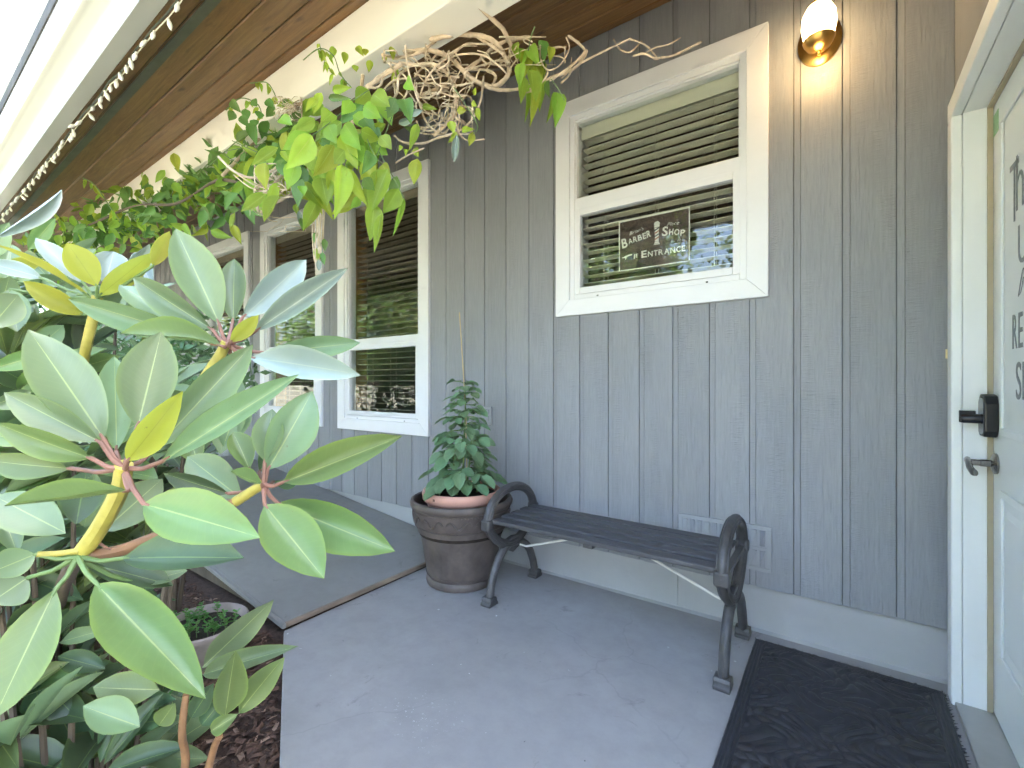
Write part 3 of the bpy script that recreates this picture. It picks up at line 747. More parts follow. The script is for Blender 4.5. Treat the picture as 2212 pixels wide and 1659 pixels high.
for zz in (.022, .064): MB().box(-.024, .024, -.020, -.0115, zz, zz+.034).build('socket_flap', M['greyplate'], oc, bevel=.004)
db = empty('doorbell', (CX0-.0005+.02, dy1+.0705, 1.198)); tag(db, 'small yellowed doorbell beside the white door casing', 'doorbell')
MB().box(-.016, .012, 0, .006, 0, .062).build('bell_base', M['bell'], db, bevel=.003)
MB().box(-.024, -.015, .0005, .006, .014, .048).build('bell_button', M['bell'], db, bevel=.002)

# sign in the window: flat printed board standing against the blind
sg = empty('shop_sign', (-.980, YS+.046, 1.730)); tag(sg, 'dark wood grain sign with cream lettering inside the window above the bench', 'sign')
SW, SH = .372, .272
MB().box(0, SW, 0, .004, 0, SH).build('board', M['sign'], sg)
bd = MB(); e = .0058
for q in ((0, SW, 0, e), (0, SW, SH-e, SH), (0, e, e, SH-e), (SW-e, SW, e, SH-e)): bd.box(q[0], q[1], -.0012, -.0001, q[2], q[3])
bd.build('border', M['signwhite'], sg)
def sgn(body, u0, v0, w_, h_, rot=0, m='signwhite', **k):
    me = fit_text(body, M[m], w_*SW, h_*SH, ext=.0004, **k)
    o = bpy.data.objects.new('lettering', me); link(o, sg)
    o.matrix_basis = Matrix.Translation((u0*SW, -.0012, v0*SH)) @ Matrix.Rotation(rot, 4, 'Y') @ Matrix.Rotation(R(90), 4, 'X')
    return o
# arched word BARBER: each letter its own size, rising to the pole
us = [.055, .150, .222, .292, .362, .420]; hs = [.190, .118, .112, .112, .118, .132]; vb_ = [.452, .510, .530, .546, .560, .575]; wd_ = [.082, .062, .060, .058, .050, .058]
for ch_, u_, h_, v_, w_ in zip('BARBER', us, hs, vb_, wd_): sgn(ch_, u_, v_, w_, h_, -R(8), bold=.02)
us = [.625, .722, .792, .872]; hs = [.180, .118, .112, .118]; vb_ = [.552, .548, .528, .492]; wd_ = [.078, .055, .068, .058]
for ch_, u_, h_, v_, w_ in zip('SHOP', us, hs, vb_, wd_): sgn(ch_, u_, v_, w_, h_, R(6), bold=.02)
sgn("Brian's", .165, .688, .215, .068, -R(11), shear=.35)
sgn('Place', .695, .725, .165, .062, R(2), shear=.35)
sgn('Est. 1971', .755, .405, .150, .034, R(2))
us = [.338, .430, .512, .580, .660, .742, .822, .892]; wd_ = [.075, .068, .058, .066, .068, .066, .058, .050]
for k, (ch_, u_, w_) in enumerate(zip('ENTRANCE', us, wd_)): sgn(ch_, u_, .205, w_, .135 if k == 0 else .105, 0, bold=.022)
# barber pole
def flat(poly, m, d=-.0014): MB().prism([(p[0]*SW, p[1]*SH) for p in poly], 'y', d, -.0001).build('barber_pole_print' if m != 'hand' else 'pointing_hand_print', M['signwhite' if m == 'hand' else m], sg)
flat([(.516+.041*math.cos(a)+.041, .810+.045*math.sin(a)) for a in [k*math.pi/8 for k in range(16)]], 'signwhite')
flat([(.522, .745), (.590, .745), (.595, .775), (.517, .775)], 'signwhite')
flat([(.530, .480), (.582, .480), (.586, .735), (.526, .735)], 'signwhite')
for k, mcol in enumerate(('red', 'bluep', 'red', 'bluep')):
    v0 = .500+k*.058; flat([(.526, v0), (.586, v0+.040), (.586, v0+.066), (.526, v0+.026)], mcol, -.0018)
flat([(.520, .440), (.592, .440), (.580, .474), (.532, .474)], 'signwhite')
flat([(.510, .415), (.602, .415), (.595, .434), (.517, .434)], 'signwhite')
# pointing hand with cuff
flat([(.045, .272), (.115, .300), (.170, .315), (.205, .308), (.205, .290), (.160, .285), (.120, .272), (.118, .255), (.105, .222), (.095, .222), (.098, .258), (.060, .262)], 'hand')
flat([(.120, .255), (.130, .215), (.215, .205), (.225, .300), (.205, .306), (.200, .285)], 'bluep', -.0020)
flat([(.230, .310), (.246, .300), (.240, .215), (.224, .205)], 'hand'); flat([(.252, .306), (.290, .300), (.262, .285), (.290, .268), (.258, .258), (.286, .236), (.254, .226)], 'hand')

# string lights under the fascia
stl = empty('string_lights', (-3.5, .624, 2.44)); tag(stl, 'string of small frosted bulbs clipped along the white gutter under the eave', 'lights')
xs_ = [-1.62, -1.74, -1.86, -1.97, -2.08, -2.17, -2.275, -2.401, -2.48, -2.617, -2.756, -2.886, -2.981, -3.091, -3.241, -3.343, -3.478, -3.579, -3.75, -3.83, -3.90, -4.009, -4.12, -4.209, -4.33, -4.446, -4.56, -4.644, -4.76, -4.853, -5.022, -5.12, -5.23, -5.4, -5.55, -5.7, -5.9, -6.1]
cp = [(x+3.5, random.uniform(-.004, .004), random.uniform(-.004, .006)) for x in sorted(xs_)]
MB().tube(cp, .0035, 6).build('cord', M['cord'], stl)
MB().tube([(a, b+.008, c-.004) for a, b, c in cp], .0022, 5).build('cord', M['slat'], stl)
bm_ = MB().lathe([(.0, 0), (.006, -.002), (.0065, -.012), (.0095, -.018), (.0115, -.027), (.0095, -.040), (.004, -.052), (.0, -.056)], (0, 0, 0), 10).mesh('bulb', M['bulbs'], True)
for x in sorted(xs_+[-2.34, -2.55, -2.69, -2.82, -3.16, -3.29, -3.41, -3.66, -3.95, -4.38, -4.51, -4.70]):
    o = bpy.data.objects.new('bulb', bm_); link(o, stl); o.location = (x+3.5, random.uniform(-.004, .010), random.uniform(-.006, .002)); o.rotation_euler = (random.uniform(-.5, .5), random.uniform(-.1, .75), random.uniform(0, 6)); o.scale = [random.uniform(.66, .82)]*3

# ------------------------------------------------------------------ bench
bench = empty('garden_bench', (-.90, 2.05, 0)); tag(bench, 'black slatted backless bench with cast iron loop ends against the grey wall', 'bench')
BO = Vector(bench.location)
def bench_end(X):
    pc = lambda y, z: (X-BO.x, y-BO.y, z)
    ring = []
    for k in range(41):
        a = 2*math.pi*k/40
        cy, cz = 2.035, .412; ry = .212; rzz = .152 if math.sin(a) > 0 else .150
        ring.append(pc(cy+ry*math.cos(a)*(1 if math.sin(a) > 0 else 1-.22*abs(math.sin(a))), cz+rzz*math.sin(a)))
    MB().tube(ring, .0195, 12, (1.0, 1.25), up=(1, 0, 0)).build('arm_loop', M['iron'], bench, smooth=True)
    for off in (-.55, 0, .55):       # three ribs along the outer faces of the loop
        for sx in (-1, 1):
            rr = [Vector(p)+Vector((sx*.0178, 0, 0)) for p in ring]; c0 = Vector(pc(2.035, .412))
            rr = [p+(p-c0).normalized()*off*.017 for p in rr]
            MB().tube(rr, .0038, 5).build('rib', M['iron'], bench, smooth=True)
    # clasps where the seat meets the loop
    MB().box(X-BO.x-.028, X-BO.x+.028, 1.800-BO.y, 1.846-BO.y, .378, .436).build('clasp', M['iron'], bench, bevel=.010, seg=3)
    MB().box(X-BO.x-.028, X-BO.x+.028, 2.228-BO.y, 2.268-BO.y, .385, .436).build('clasp', M['iron'], bench, bevel=.010, seg=3)
    MB().box(X-BO.x-.013, X-BO.x+.013, 1.84-BO.y, 2.235-BO.y, .392, .4135).build('seat_rail', M['iron'], bench, bevel=.003)
    # hub below the loop
    MB().prism([(1.945-BO.y, .285), (1.975-BO.y, .240), (2.035-BO.y, .212), (2.10-BO.y, .232), (2.13-BO.y, .285), (2.04-BO.y, .30)], 'x', X-BO.x-.012, X-BO.x+.012).build('hub', M['iron'], bench, bevel=.004)
    fl = crom([pc(2.035, .268), pc(1.965, .245), pc(1.900, .185), pc(1.862, .110), pc(1.845, .045), pc(1.842, .020)], 6)
    MB().tube(fl, [.020]*len(fl), 10, (1.0, 1.15), up=(1, 0, 0)).build('leg', M['iron'], bench, smooth=True)
    MB().tube([Vector(p)+Vector((0, -.019, .004)) for p in fl], .006, 6).build('leg_rib', M['iron'], bench, smooth=True)
    rl = crom([pc(2.045, .262), pc(2.125, .242), pc(2.198, .190), pc(2.240, .115), pc(2.262, .045), pc(2.264, .020)], 6)
    MB().tube(rl, [.020]*len(rl), 10, (1.0, 1.15), up=(1, 0, 0)).build('leg', M['iron'], bench, smooth=True)
    for fy in (1.838, 2.268):
        MB().prism([(fy-.036-BO.y, 0.0), (fy+.036-BO.y, 0.0), (fy+.036-BO.y, .014), (fy+.027-BO.y, .018), (fy+.027-BO.y, .030), (fy+.022-BO.y, .042), (fy-.022-BO.y, .042), (fy-.027-BO.y, .030), (fy-.027-BO.y, .018), (fy-.036-BO.y, .014)], 'x', X-BO.x-.030, X-BO.x+.030).build('foot', M['iron'], bench, bevel=.004)
bench_end(-1.450); bench_end(-.352)
for k in range(5):
    ya = 1.832+k*.0815; sl = MB().box(-1.430-BO.x, -.372-BO.x, ya-BO.y, ya+.0625-BO.y, .4145+random.uniform(-.0008, .0008), .440-(.004 if k in (0, 4) else 0))
    sl.build('slat', M['benchslat'], bench, bevel=.006, seg=3)
MB().box(-.925-BO.x, -.880-BO.x, 1.838-BO.y, 2.222-BO.y, .398, .4140).build('slat_brace', M['iron'], bench, bevel=.002)
pc = lambda x, y, z: (x-BO.x, y-BO.y, z)
MB().tube([pc(-1.385, 2.02, .268), pc(-1.345, 2.02, .266), pc(-1.05, 2.02, .366), pc(-.93, 2.02, .40)], .0055, 6).build('tie_rod', M['wire'], bench, smooth=True)
MB().tube([pc(-.355, 2.0, .252), pc(-.40, 2.0, .256), pc(-.70, 2.0, .366), pc(-.88, 2.02, .40)], .0055, 6).build('tie_rod', M['wire'], bench, smooth=True)

# ------------------------------------------------------------------ mat
dm = empty('door_mat', (0, 1.80, 0)); tag(dm, 'black embossed rubber door mat in front of the white door', 'mat')
mx0, mx1, my0, my1 = -.303, .306, 1.345, 2.262
g = MB(); nx, ny = 170, 250
def emb(x, y):
    u, v = (x-mx0), (y-my0)
    e = min(u, mx1-x, v, my1-y)
    if e < .045: return .0035+.0016*(math.sin(e*560) > .1)
    # swirling leaf-like ribs
    a = math.sin(u*62+2.4*math.sin(v*31+.6)+1.7*math.sin(u*23-v*17))
    b = math.sin(v*58+2.1*math.sin(u*27+1.1)+1.3*math.cos(v*21+u*12))
    s = a*b
    return .0040+.0068*max(0, abs(s)-.22)**.7
for j in range(ny+1):
    for i in range(nx+1):
        x = mx0+(mx1-mx0)*i/nx; y = my0+(my1-my0)*j/ny
        ed = random.uniform(-.0012, .0012) if i in (0, nx) or j in (0, ny) else 0
        g.v.append((x+ed, y+ed-1.80, emb(x, y)+.003 if 0 < i < nx and 0 < j < ny else .0008))
for j in range(ny):
    for i in range(nx):
        a = j*(nx+1)+i; g.f.append((a, a+1, a+nx+2, a+nx+1))
g.build('rubber_sheet', M['rubber'], dm)
fz = MB()
for k in range(260):                 # frayed rubber nibs on the far and right edges
    if k % 2: p = Vector((random.uniform(mx0, mx1), my1, .003)); d = Vector((random.uniform(-.4, .4), 1, .5))
    else: p = Vector((mx1, random.uniform(my0, my1), .003)); d = Vector((1, random.uniform(-.4, .4), .5))
    p -= Vector((0, 1.80, 0)); fz.tube([p, p+d*random.uniform(.003, .009)], [.0016, .0008], 4)
tag(fz.build('frayed_edge', M['rubber'], dm), kind='stuff')

# ------------------------------------------------------------------ pots and their plants
px, py = -1.775, 1.995
pot = empty('large_planter', (px, py, 0)); tag(pot, 'large bronze brown planter with embossed band beside the bench', 'planter')
MB().lathe([(.0, .002), (.188, 0), (.199, .006), (.203, .022), (.199, .038), (.193, .044), (.196, .054), (.240, .322), (.252, .328), (.262, .336), (.268, .350), (.272, .392), (.276, .430), (.284, .434), (.291, .442), (.293, .458), (.287, .472), (.276, .476), (.266, .470), (.258, .440), (.250, .30), (.0, .28)], (0, 0, 0), 72).build('body', M['pot'], pot, smooth=True)
for zz, rr, cnt, sz in ((.420, .2765, 96, .0045), (.338, .2635, 96, .0045), (.060, .1985, 84, .004)):
    bb = MB()
    for k in range(cnt):
        a = 2*math.pi*k/cnt; bb.lathe([(.0, -sz), (sz*.8, -sz*.5), (sz*.8, sz*.5), (.0, sz)], (rr*math.cos(a), rr*math.sin(a), zz), 6)
    tag(bb.build('bead_row', M['pot'], pot, smooth=True), kind='stuff')
sc_ = MB()
for k in range(11):                  # scrolling vine relief
    a0 = 2*math.pi*k/11; pts = []
    for q in range(14):
        a = a0+q/13*.50; z = .380+.020*math.sin(q/13*2*math.pi*1.5); r_ = .2735+(z-.36)*.09
        pts.append((r_*math.cos(a), r_*math.sin(a), z))
    sc_.tube(pts, [.0035+.003*math.sin(q/13*math.pi) for q in range(14)], 6)
sc_.build('scroll_relief', M['pot'], pot, smooth=True)
MB().lathe([(.0, .281), (.240, .281), (.240, .300), (.0, .302)], (0, 0, 0), 32).build('soil', M['soil'], pot)

tp = empty('terracotta_pot', (px, py, .303)); tag(tp, 'terracotta coloured plastic pot nested inside the large brown planter', 'pot')
MB().lathe([(.0, 0), (.165, 0), (.172, .01), (.196, .145), (.198, .158), (.214, .160), (.222, .170), (.225, .200), (.221, .214), (.214, .218), (.205, .214), (.200, .180), (.0, .175)], (0, 0, 0), 64).build('body', M['terra'], tp, smooth=True)
MB().lathe([(.0, .1755), (.198, .1755), (.199, .186), (.1, .195), (.0, .19)], (0, 0, 0), 32).build('soil', M['soil'], tp)
MB().box(-.006, .006, -.2270, -.2225, .186, .198).build('maker_mark', M['petiole'], tp)

dah = empty('potted_dahlia', (px, py, .49)); tag(dah, 'bushy green dahlia tied to a stake in the terracotta pot', 'plant')
stems = [[(.0, .01, .49), (.015, .0, .75), (.02, .01, 1.0), (.015, .01, 1.12)], [(-.05, .02, .49), (-.07, .01, .68), (-.075, -.01, .86)], [(.05, -.02, .49), (.08, -.03, .66), (.10, -.03, .82)], [(.02, -.06, .49), (.03, -.09, .62), (.03, -.11, .73)], [(-.02, .06, .49), (-.04, .09, .70)], [(.07, .05, .49), (.11, .06, .68)]]
for st in stems:
    c = crom([(x, y, z-.49) for x, y, z in st], 5); MB().tube(c, [.0065-.0035*k/len(c) for k in range(len(c))], 6).build('stem', M['gstem'], dah, smooth=True)
def compound(parent, base, out, L, n, lw, key, sw=1.):
    # petiole with paired leaflets and a terminal one
    out = out.normalized(); up = Vector((0, 0, 1)); side = out.cross(up).normalized()
    tipc = base+out*L*.55+Vector((0, 0, -L*.10))
    MB().tube(rel(parent, [base, base.lerp(tipc, .5)+Vector((0, 0, L*.05)), tipc]), [.0028, .0022, .0016], 5).build('leaf_stalk', M['gstem'], parent)
    put_leaf_n(parent, key, tipc, (out+Vector((0, 0, -.65))).normalized()*L*.62, lw)
    for q in range(n):
        f = .45+.5*q/max(1, n); b = base.lerp(tipc, f)
        for sg_ in (-1, 1):
            d = (out*.55+side*sg_*.85+Vector((0, 0, random.uniform(-.8, .0)))).normalized()
            put_leaf_n(parent, key, b, d*L*random.uniform(.36, .48), lw*random.uniform(.62, .85))
def put_leaf_n(parent, key, base, vec, wid, nrm_up=Vector((0, 0, 1)), name='leaf'):
    y = vec.normalized(); L = vec.length
    nn = (nrm_up+Vector((random.uniform(-.5, .5), random.uniform(-.5, .5), 0))); x = y.cross(nn)
    if x.length < .05: x = y.orthogonal()
    x.normalize(); nn = x.cross(y)
    m = Matrix.Identity(4); o_ = base-Vector(parent.location)
    for i in range(3): m[i][0] = x[i]*wid; m[i][1] = y[i]*L; m[i][2] = nn[i]*L; m[i][3] = o_[i]
    o = bpy.data.objects.new(name, random.choice(LM[key])); link(o, parent); o.matrix_basis = m; return o
random.seed(21)
DC = Vector((px, py, 0))
k = 0
for z in [.575, .60, .63, .655, .685, .72, .75, .785, .82, .855, .89, .93, .965, 1.0, 1.035, 1.07, 1.10, 1.125]:
    f = (z-.55)/.6
    cnt = 5 if f < .45 else (4 if f < .75 else 3)
    for q in range(cnt):
        k += 1; a = k*2.4+random.uniform(-.3, .3); r0 = (.055-.05*f)*(1 if f < .8 else .5)
        L = (.185-.10*f)*random.uniform(.85, 1.15)
        out = Vector((math.cos(a), math.sin(a), random.uniform(.0, .5)-.2*(1-f)))
        compound(dah, DC+Vector((.015+r0*math.cos(a), r0*math.sin(a), z)), out, L, 1 if q % 2 else 2, .074-.030*f, 'dl')
for a in (-1.9, -1.5, -1.1, -.7, -2.3, -2.7):
    put_leaf_n(dah, 'dl', DC+Vector((.10*math.cos(a), .10*math.sin(a), .58)), Vector((math.cos(a)*.11, math.sin(a)*.11, -.055)), .075)
stk = empty('plant_stake', (px+.015, py+.03, .48)); tag(stk, 'thin bamboo stake rising above the dahlia in the pot', 'stake')
MB().tube([(0, 0, 0), (-.012, 0, .50), (-.060, .0, 1.06)], [.0045, .0042, .003], 7).build('cane', M['stake'], stk, smooth=True)
for zz in (.32, .52): MB().tube([(-.006+.011*math.cos(a), .011*math.sin(a), zz) for a in [q*.7 for q in range(10)]], .0015, 5).build('tie', M['gstem'], stk)

def bowl(loc, rr, lab, herb_lab):
    b = empty('bowl_planter', loc); tag(b, lab, 'planter')
    MB().lathe([(.0, 0), (rr*.62, 0), (rr*.70, .012), (rr*.90, .125), (rr*.97, .142), (rr, .150), (rr, .163), (rr*.96, .168), (rr*.90, .160), (rr*.86, .13), (.0, .125)], (0, 0, 0), 56).build('body', M['bowl'], b, smooth=True)
    MB().lathe([(.0, .1255), (rr*.855, .1255), (rr*.86, .135), (.0, .14)], (0, 0, 0), 28).build('soil', M['soil'], b)
    h = empty('leafy_herb', (loc[0], loc[1], loc[2]+.138)); tag(h, herb_lab, 'plant')
    stm = MB()
    for q in range(26):
        a = random.uniform(0, 6.28); r_ = rr*.72*math.sqrt(random.random()); c = Vector((loc[0]+r_*math.cos(a), loc[1]+r_*math.sin(a), loc[2]+.138))
        hh = random.uniform(.03, .075); top = c+Vector((random.uniform(-.02, .02), random.uniform(-.02, .02), hh))
        stm.tube(rel(h, [c, top]), [.0016, .001], 5)
        for s_ in range(9):
            aa = s_*2.4+q; zz = c.lerp(top, .3+.7*s_/8)
            put_leaf_n(h, 'hl', zz, Vector((math.cos(aa), math.sin(aa), .5))*random.uniform(.012, .024), random.uniform(.008, .016))
    tag(stm.build('stems', M['gstem'], h), kind='stuff')
bowl((-2.165, .815, -.035), .170, 'shallow weathered bowl planter standing on the mulch near the ramp', 'low green herb growing in the bowl planter near the ramp')
bowl((-1.70, .515, -.035), .13, 'shallow weathered bowl planter half hidden under the lowest rhododendron leaves', 'low green herb in the bowl planter under the lowest rhododendron leaves')

# ------------------------------------------------------------------ rhododendron in the foreground
rho = empty('rhododendron', (-.86, .16, -.04)); tag(rho, 'large leaved rhododendron shrub filling the left foreground', 'shrub')
def stem(pts, r0, r1, m, sub=5):
    c = crom(pts, sub); n_ = len(c)
    MB().tube(rel(rho, c), [r0+(r1-r0)*k/(n_-1) for k in range(n_)], 9).build('stem', m, rho, smooth=True)
# key, base, tip, width(px), depth base, depth tip, roll
WH = {}
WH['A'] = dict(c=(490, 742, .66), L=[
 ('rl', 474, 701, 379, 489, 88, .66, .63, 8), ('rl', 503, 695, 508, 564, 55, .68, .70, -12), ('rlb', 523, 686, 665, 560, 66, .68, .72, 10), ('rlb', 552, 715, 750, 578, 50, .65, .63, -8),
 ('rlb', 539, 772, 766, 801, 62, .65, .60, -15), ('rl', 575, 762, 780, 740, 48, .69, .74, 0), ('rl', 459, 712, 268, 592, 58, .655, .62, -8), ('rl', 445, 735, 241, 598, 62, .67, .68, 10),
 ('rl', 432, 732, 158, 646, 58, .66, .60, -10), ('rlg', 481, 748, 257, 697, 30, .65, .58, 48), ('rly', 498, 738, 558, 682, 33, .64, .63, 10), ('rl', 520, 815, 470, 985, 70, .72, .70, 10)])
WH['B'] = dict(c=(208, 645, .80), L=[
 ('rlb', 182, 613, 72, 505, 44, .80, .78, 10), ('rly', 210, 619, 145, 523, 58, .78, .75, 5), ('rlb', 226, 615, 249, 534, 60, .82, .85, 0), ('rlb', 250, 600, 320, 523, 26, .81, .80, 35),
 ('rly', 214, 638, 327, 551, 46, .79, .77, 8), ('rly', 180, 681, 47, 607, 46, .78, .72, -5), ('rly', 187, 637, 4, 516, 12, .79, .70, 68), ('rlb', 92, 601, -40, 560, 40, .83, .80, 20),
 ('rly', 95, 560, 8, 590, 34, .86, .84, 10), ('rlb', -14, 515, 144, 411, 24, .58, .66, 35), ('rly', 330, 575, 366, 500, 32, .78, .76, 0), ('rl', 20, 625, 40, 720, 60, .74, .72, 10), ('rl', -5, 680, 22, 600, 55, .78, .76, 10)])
WH['C'] = dict(c=(268, 1012, .50), L=[
 ('rl', 225, 950, 60, 703, 110, .505, .47, 6), ('rl', 297, 922, 350, 720, 104, .52, .53, -8), ('rl', 252, 975, 247, 760, 66, .55, .57, 0), ('rl', 217, 955, 3, 847, 66, .49, .45, -10),
 ('rlg', 197, 990, -20, 918, 60, .485, .43, -14), ('rlg', 155, 1012, -50, 998, 50, .50, .47, -20), ('rly', 274, 996, 390, 858, 60, .49, .475, 8), ('rl', 335, 970, 543, 745, 74, .53, .57, 6),
 ('rl', 350, 997, 641, 808, 58, .50, .50, -12), ('rlg', 278, 1060, 8, 1105, 26, .49, .40, 52), ('rlg', 310, 1088, 554, 1157, 112, .48, .44, -6), ('rl', 142, 1152, -22, 1066, 86, .58, .56, 0),
 ('rld', 164, 1133, 188, 1012, 78, .60, .62, 0), ('rl', 220, 1149, 350, 1035, 82, .60, .63, 0), ('rl', 205, 1020, 180, 1150, 60, .62, .64, 0)])
WH['D'] = dict(c=(569, 1046, .60), L=[
 ('rl', 578, 1015, 680, 845, 92, .605, .62, 8), ('rl', 572, 997, 587, 880, 62, .60, .61, -5), ('rlg', 539, 1015, 503, 925, 48, .615, .63, 10), ('rlg', 611, 1042, 876, 942, 72, .595, .56, -8),
 ('rlg', 572, 1090, 702, 1254, 106, .575, .52, -4), ('rlg', 600, 1086, 846, 1193, 92, .60, .57, 6), ('rlg', 566, 1046, 494, 1021, 24, .59, .55, 40), ('rld', 494, 1066, 351, 1024, 42, .61, .57, -20),
 ('rl', 521, 1077, 401, 983, 78, .63, .64, 0), ('rld', 560, 1020, 640, 905, 60, .66, .68, 0), ('rld', 590, 1040, 640, 1040, 22, .64, .68, 30)])
WH['E'] = dict(c=(168, 1203, .53), L=[
 ('rlg', 208, 1260, 431, 1495, 114, .50, .44, 0), ('rlg', 120, 1273, -22, 1563, 104, .50, .44, 6), ('rl', 77, 1197, -34, 1243, 64, .51, .47, 10), ('rld', 265, 1206, 522, 1198, 84, .54, .52, -30),
 ('rld', 180, 1215, 375, 1262, 62, .56, .58, -20), ('rl', 60, 1248, -22, 1302, 84, .53, .50, 10), ('rl', 300, 1262, 405, 1230, 36, .57, .60, -30), ('rl', 10, 1120, 35, 1190, 40, .6, .58, 0)])
WH['F'] = dict(c=(474, 1590, .72), L=[
 ('rl', 438, 1440, 581, 1308, 60, .76, .74, 8), ('rl', 439, 1457, 619, 1398, 46, .74, .70, -8), ('rlg', 486, 1545, 508, 1397, 62, .70, .67, 8), ('rlg', 515, 1540, 603, 1429, 54, .72, .70, -8),
 ('rld', 412, 1552, 464, 1472, 42, .76, .76, 0), ('rlg', 343, 1567, 376, 1522, 44, .70, .69, 0), ('rld', 435, 1567, 480, 1512, 40, .78, .78, 0), ('rlg', 455, 1580, 505, 1548, 34, .71, .70, 0), ('rld', 370, 1500, 385, 1590, 60, .8, .8, 0)])
WH['G'] = dict(c=(110, 1430, .72), L=[
 ('rld', 134, 1375, 204, 1300, 52, .74, .75, 0), ('rl', 128, 1388, 222, 1358, 28, .73, .72, -20), ('rld', 125, 1417, 222, 1443, 46, .72, .72, 0), ('rld', 77, 1478, 87, 1545, 56, .70, .70, 0),
 ('rld', 108, 1490, 164, 1550, 62, .70, .69, 0), ('rlg', 345, 1490, 198, 1487, 66, .66, .62, -10), ('rl', 302, 1570, 180, 1527, 66, .62, .60, 10), ('rl', 218, 1385, 290, 1350, 34, .72, .74, 20), ('rld', 190, 1420, 235, 1500, 60, .76, .76, 0), ('rld', 60, 1420, 20, 1520, 60, .72, .7, 0)])
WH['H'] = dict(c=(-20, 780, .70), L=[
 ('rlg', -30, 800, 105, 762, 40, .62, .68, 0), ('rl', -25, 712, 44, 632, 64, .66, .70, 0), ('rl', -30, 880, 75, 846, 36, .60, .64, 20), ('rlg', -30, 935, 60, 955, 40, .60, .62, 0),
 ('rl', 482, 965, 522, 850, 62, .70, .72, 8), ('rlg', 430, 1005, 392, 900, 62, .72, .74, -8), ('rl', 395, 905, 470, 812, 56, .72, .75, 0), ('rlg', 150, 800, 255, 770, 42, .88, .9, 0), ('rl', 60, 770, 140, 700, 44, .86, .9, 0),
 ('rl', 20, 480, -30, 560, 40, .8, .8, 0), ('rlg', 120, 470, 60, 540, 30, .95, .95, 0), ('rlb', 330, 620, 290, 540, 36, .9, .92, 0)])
for kk, wv in WH.items():
    c = P(*wv['c'])
    for (key, bx, by, tx, ty, wpx, tb, tt, roll) in wv['L']:
        b = P(bx, by, tb); t = P(tx, ty, tt)
        wid = wpx/995.4*(tb+tt)/2/max(.45, math.cos(R(roll)))
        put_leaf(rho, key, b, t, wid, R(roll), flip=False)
        if kk in 'ABCDE':
            d = (b-c)
            if d.length < .14:
                mid = c.lerp(b, .5)+Vector((0, 0, -.004)); MB().tube(rel(rho, [c, mid, b, b.lerp(t, .06)]), [.0032, .0026, .0023, .0012], 7).build('leaf_stalk', M['petiole'] if kk in 'ACD' else M['gstem'], rho, smooth=True)
# stems
base = Vector((-.86, .16, -.04))
stem([P(268, 1004, .50), P(258, 1060, .515), P(215, 1140, .53), P(170, 1203, .54)], .0085, .0095, M['rstem'])
stem([P(170, 1203, .54), P(150, 1235, .60), P(130, 1290, .72), P(110, 1420, .88), P(100, 1600, .85), base+Vector((.0, .05, .15)), base], .0085, .011, M['treebark'])
stem([P(168, 1203, .535), P(250, 1192, .555), P(325, 1165, .575), P(430, 1130, .59), P(509, 1084, .60)], .0075, .0065, M['rstem2'])
stem([P(509, 1084, .60), P(540, 1064, .60), P(570, 1044, .60)], .0068, .0062, M['rstem'])
stem([P(490, 738, .66), P(474, 770, .665), P(450, 805, .67), P(425, 850, .70)], .0072, .0075, M['rstem'])
stem([P(425, 850, .70), P(370, 930, .84), P(300, 1060, .92), P(200, 1250, .95), P(120, 1450, .92), base+Vector((0, .05, .1))], .0075, .010, M['treebark'])
stem([P(210, 640, .80), P(200, 690, .80), P(186, 750, .81), P(178, 790, .84)], .0078, .008, M['rstem'])
stem([P(178, 790, .84), P(150, 900, .95), P(120, 1200, .98), P(100, 1500, .95), base+Vector((-.02, .05, .1))], .008, .011, M['treebark'])
stem([P(170, 1190, .53), P(120, 1196, .52), P(80, 1197, .51)], .0035, .003, M['rstem'])
stem([P(474, 1590, .72), P(440, 1700, .74), base+Vector((.05, .05, .12)), base], .005, .008, M['rstem2'])
stem([P(402, 1500, .70), P(393, 1580, .70), P(385, 1750, .72), base+Vector((.04, .0, .08))], .0045, .007, M['rstem2'])
stem([P(110, 1430, .74), P(115, 1600, .80), base+Vector((.0, .0, .15))], .005, .008, M['treebark'])
for q in ((P(325, 1165, .575), P(332, 1190, .57), P(340, 1205, .57)), (P(210, 1170, .54), P(225, 1180, .54), P(240, 1187, .545))):
    MB().tube(rel(rho, q), [.002, .0016, .001], 6).build('old_twig', M['petiole'], rho)
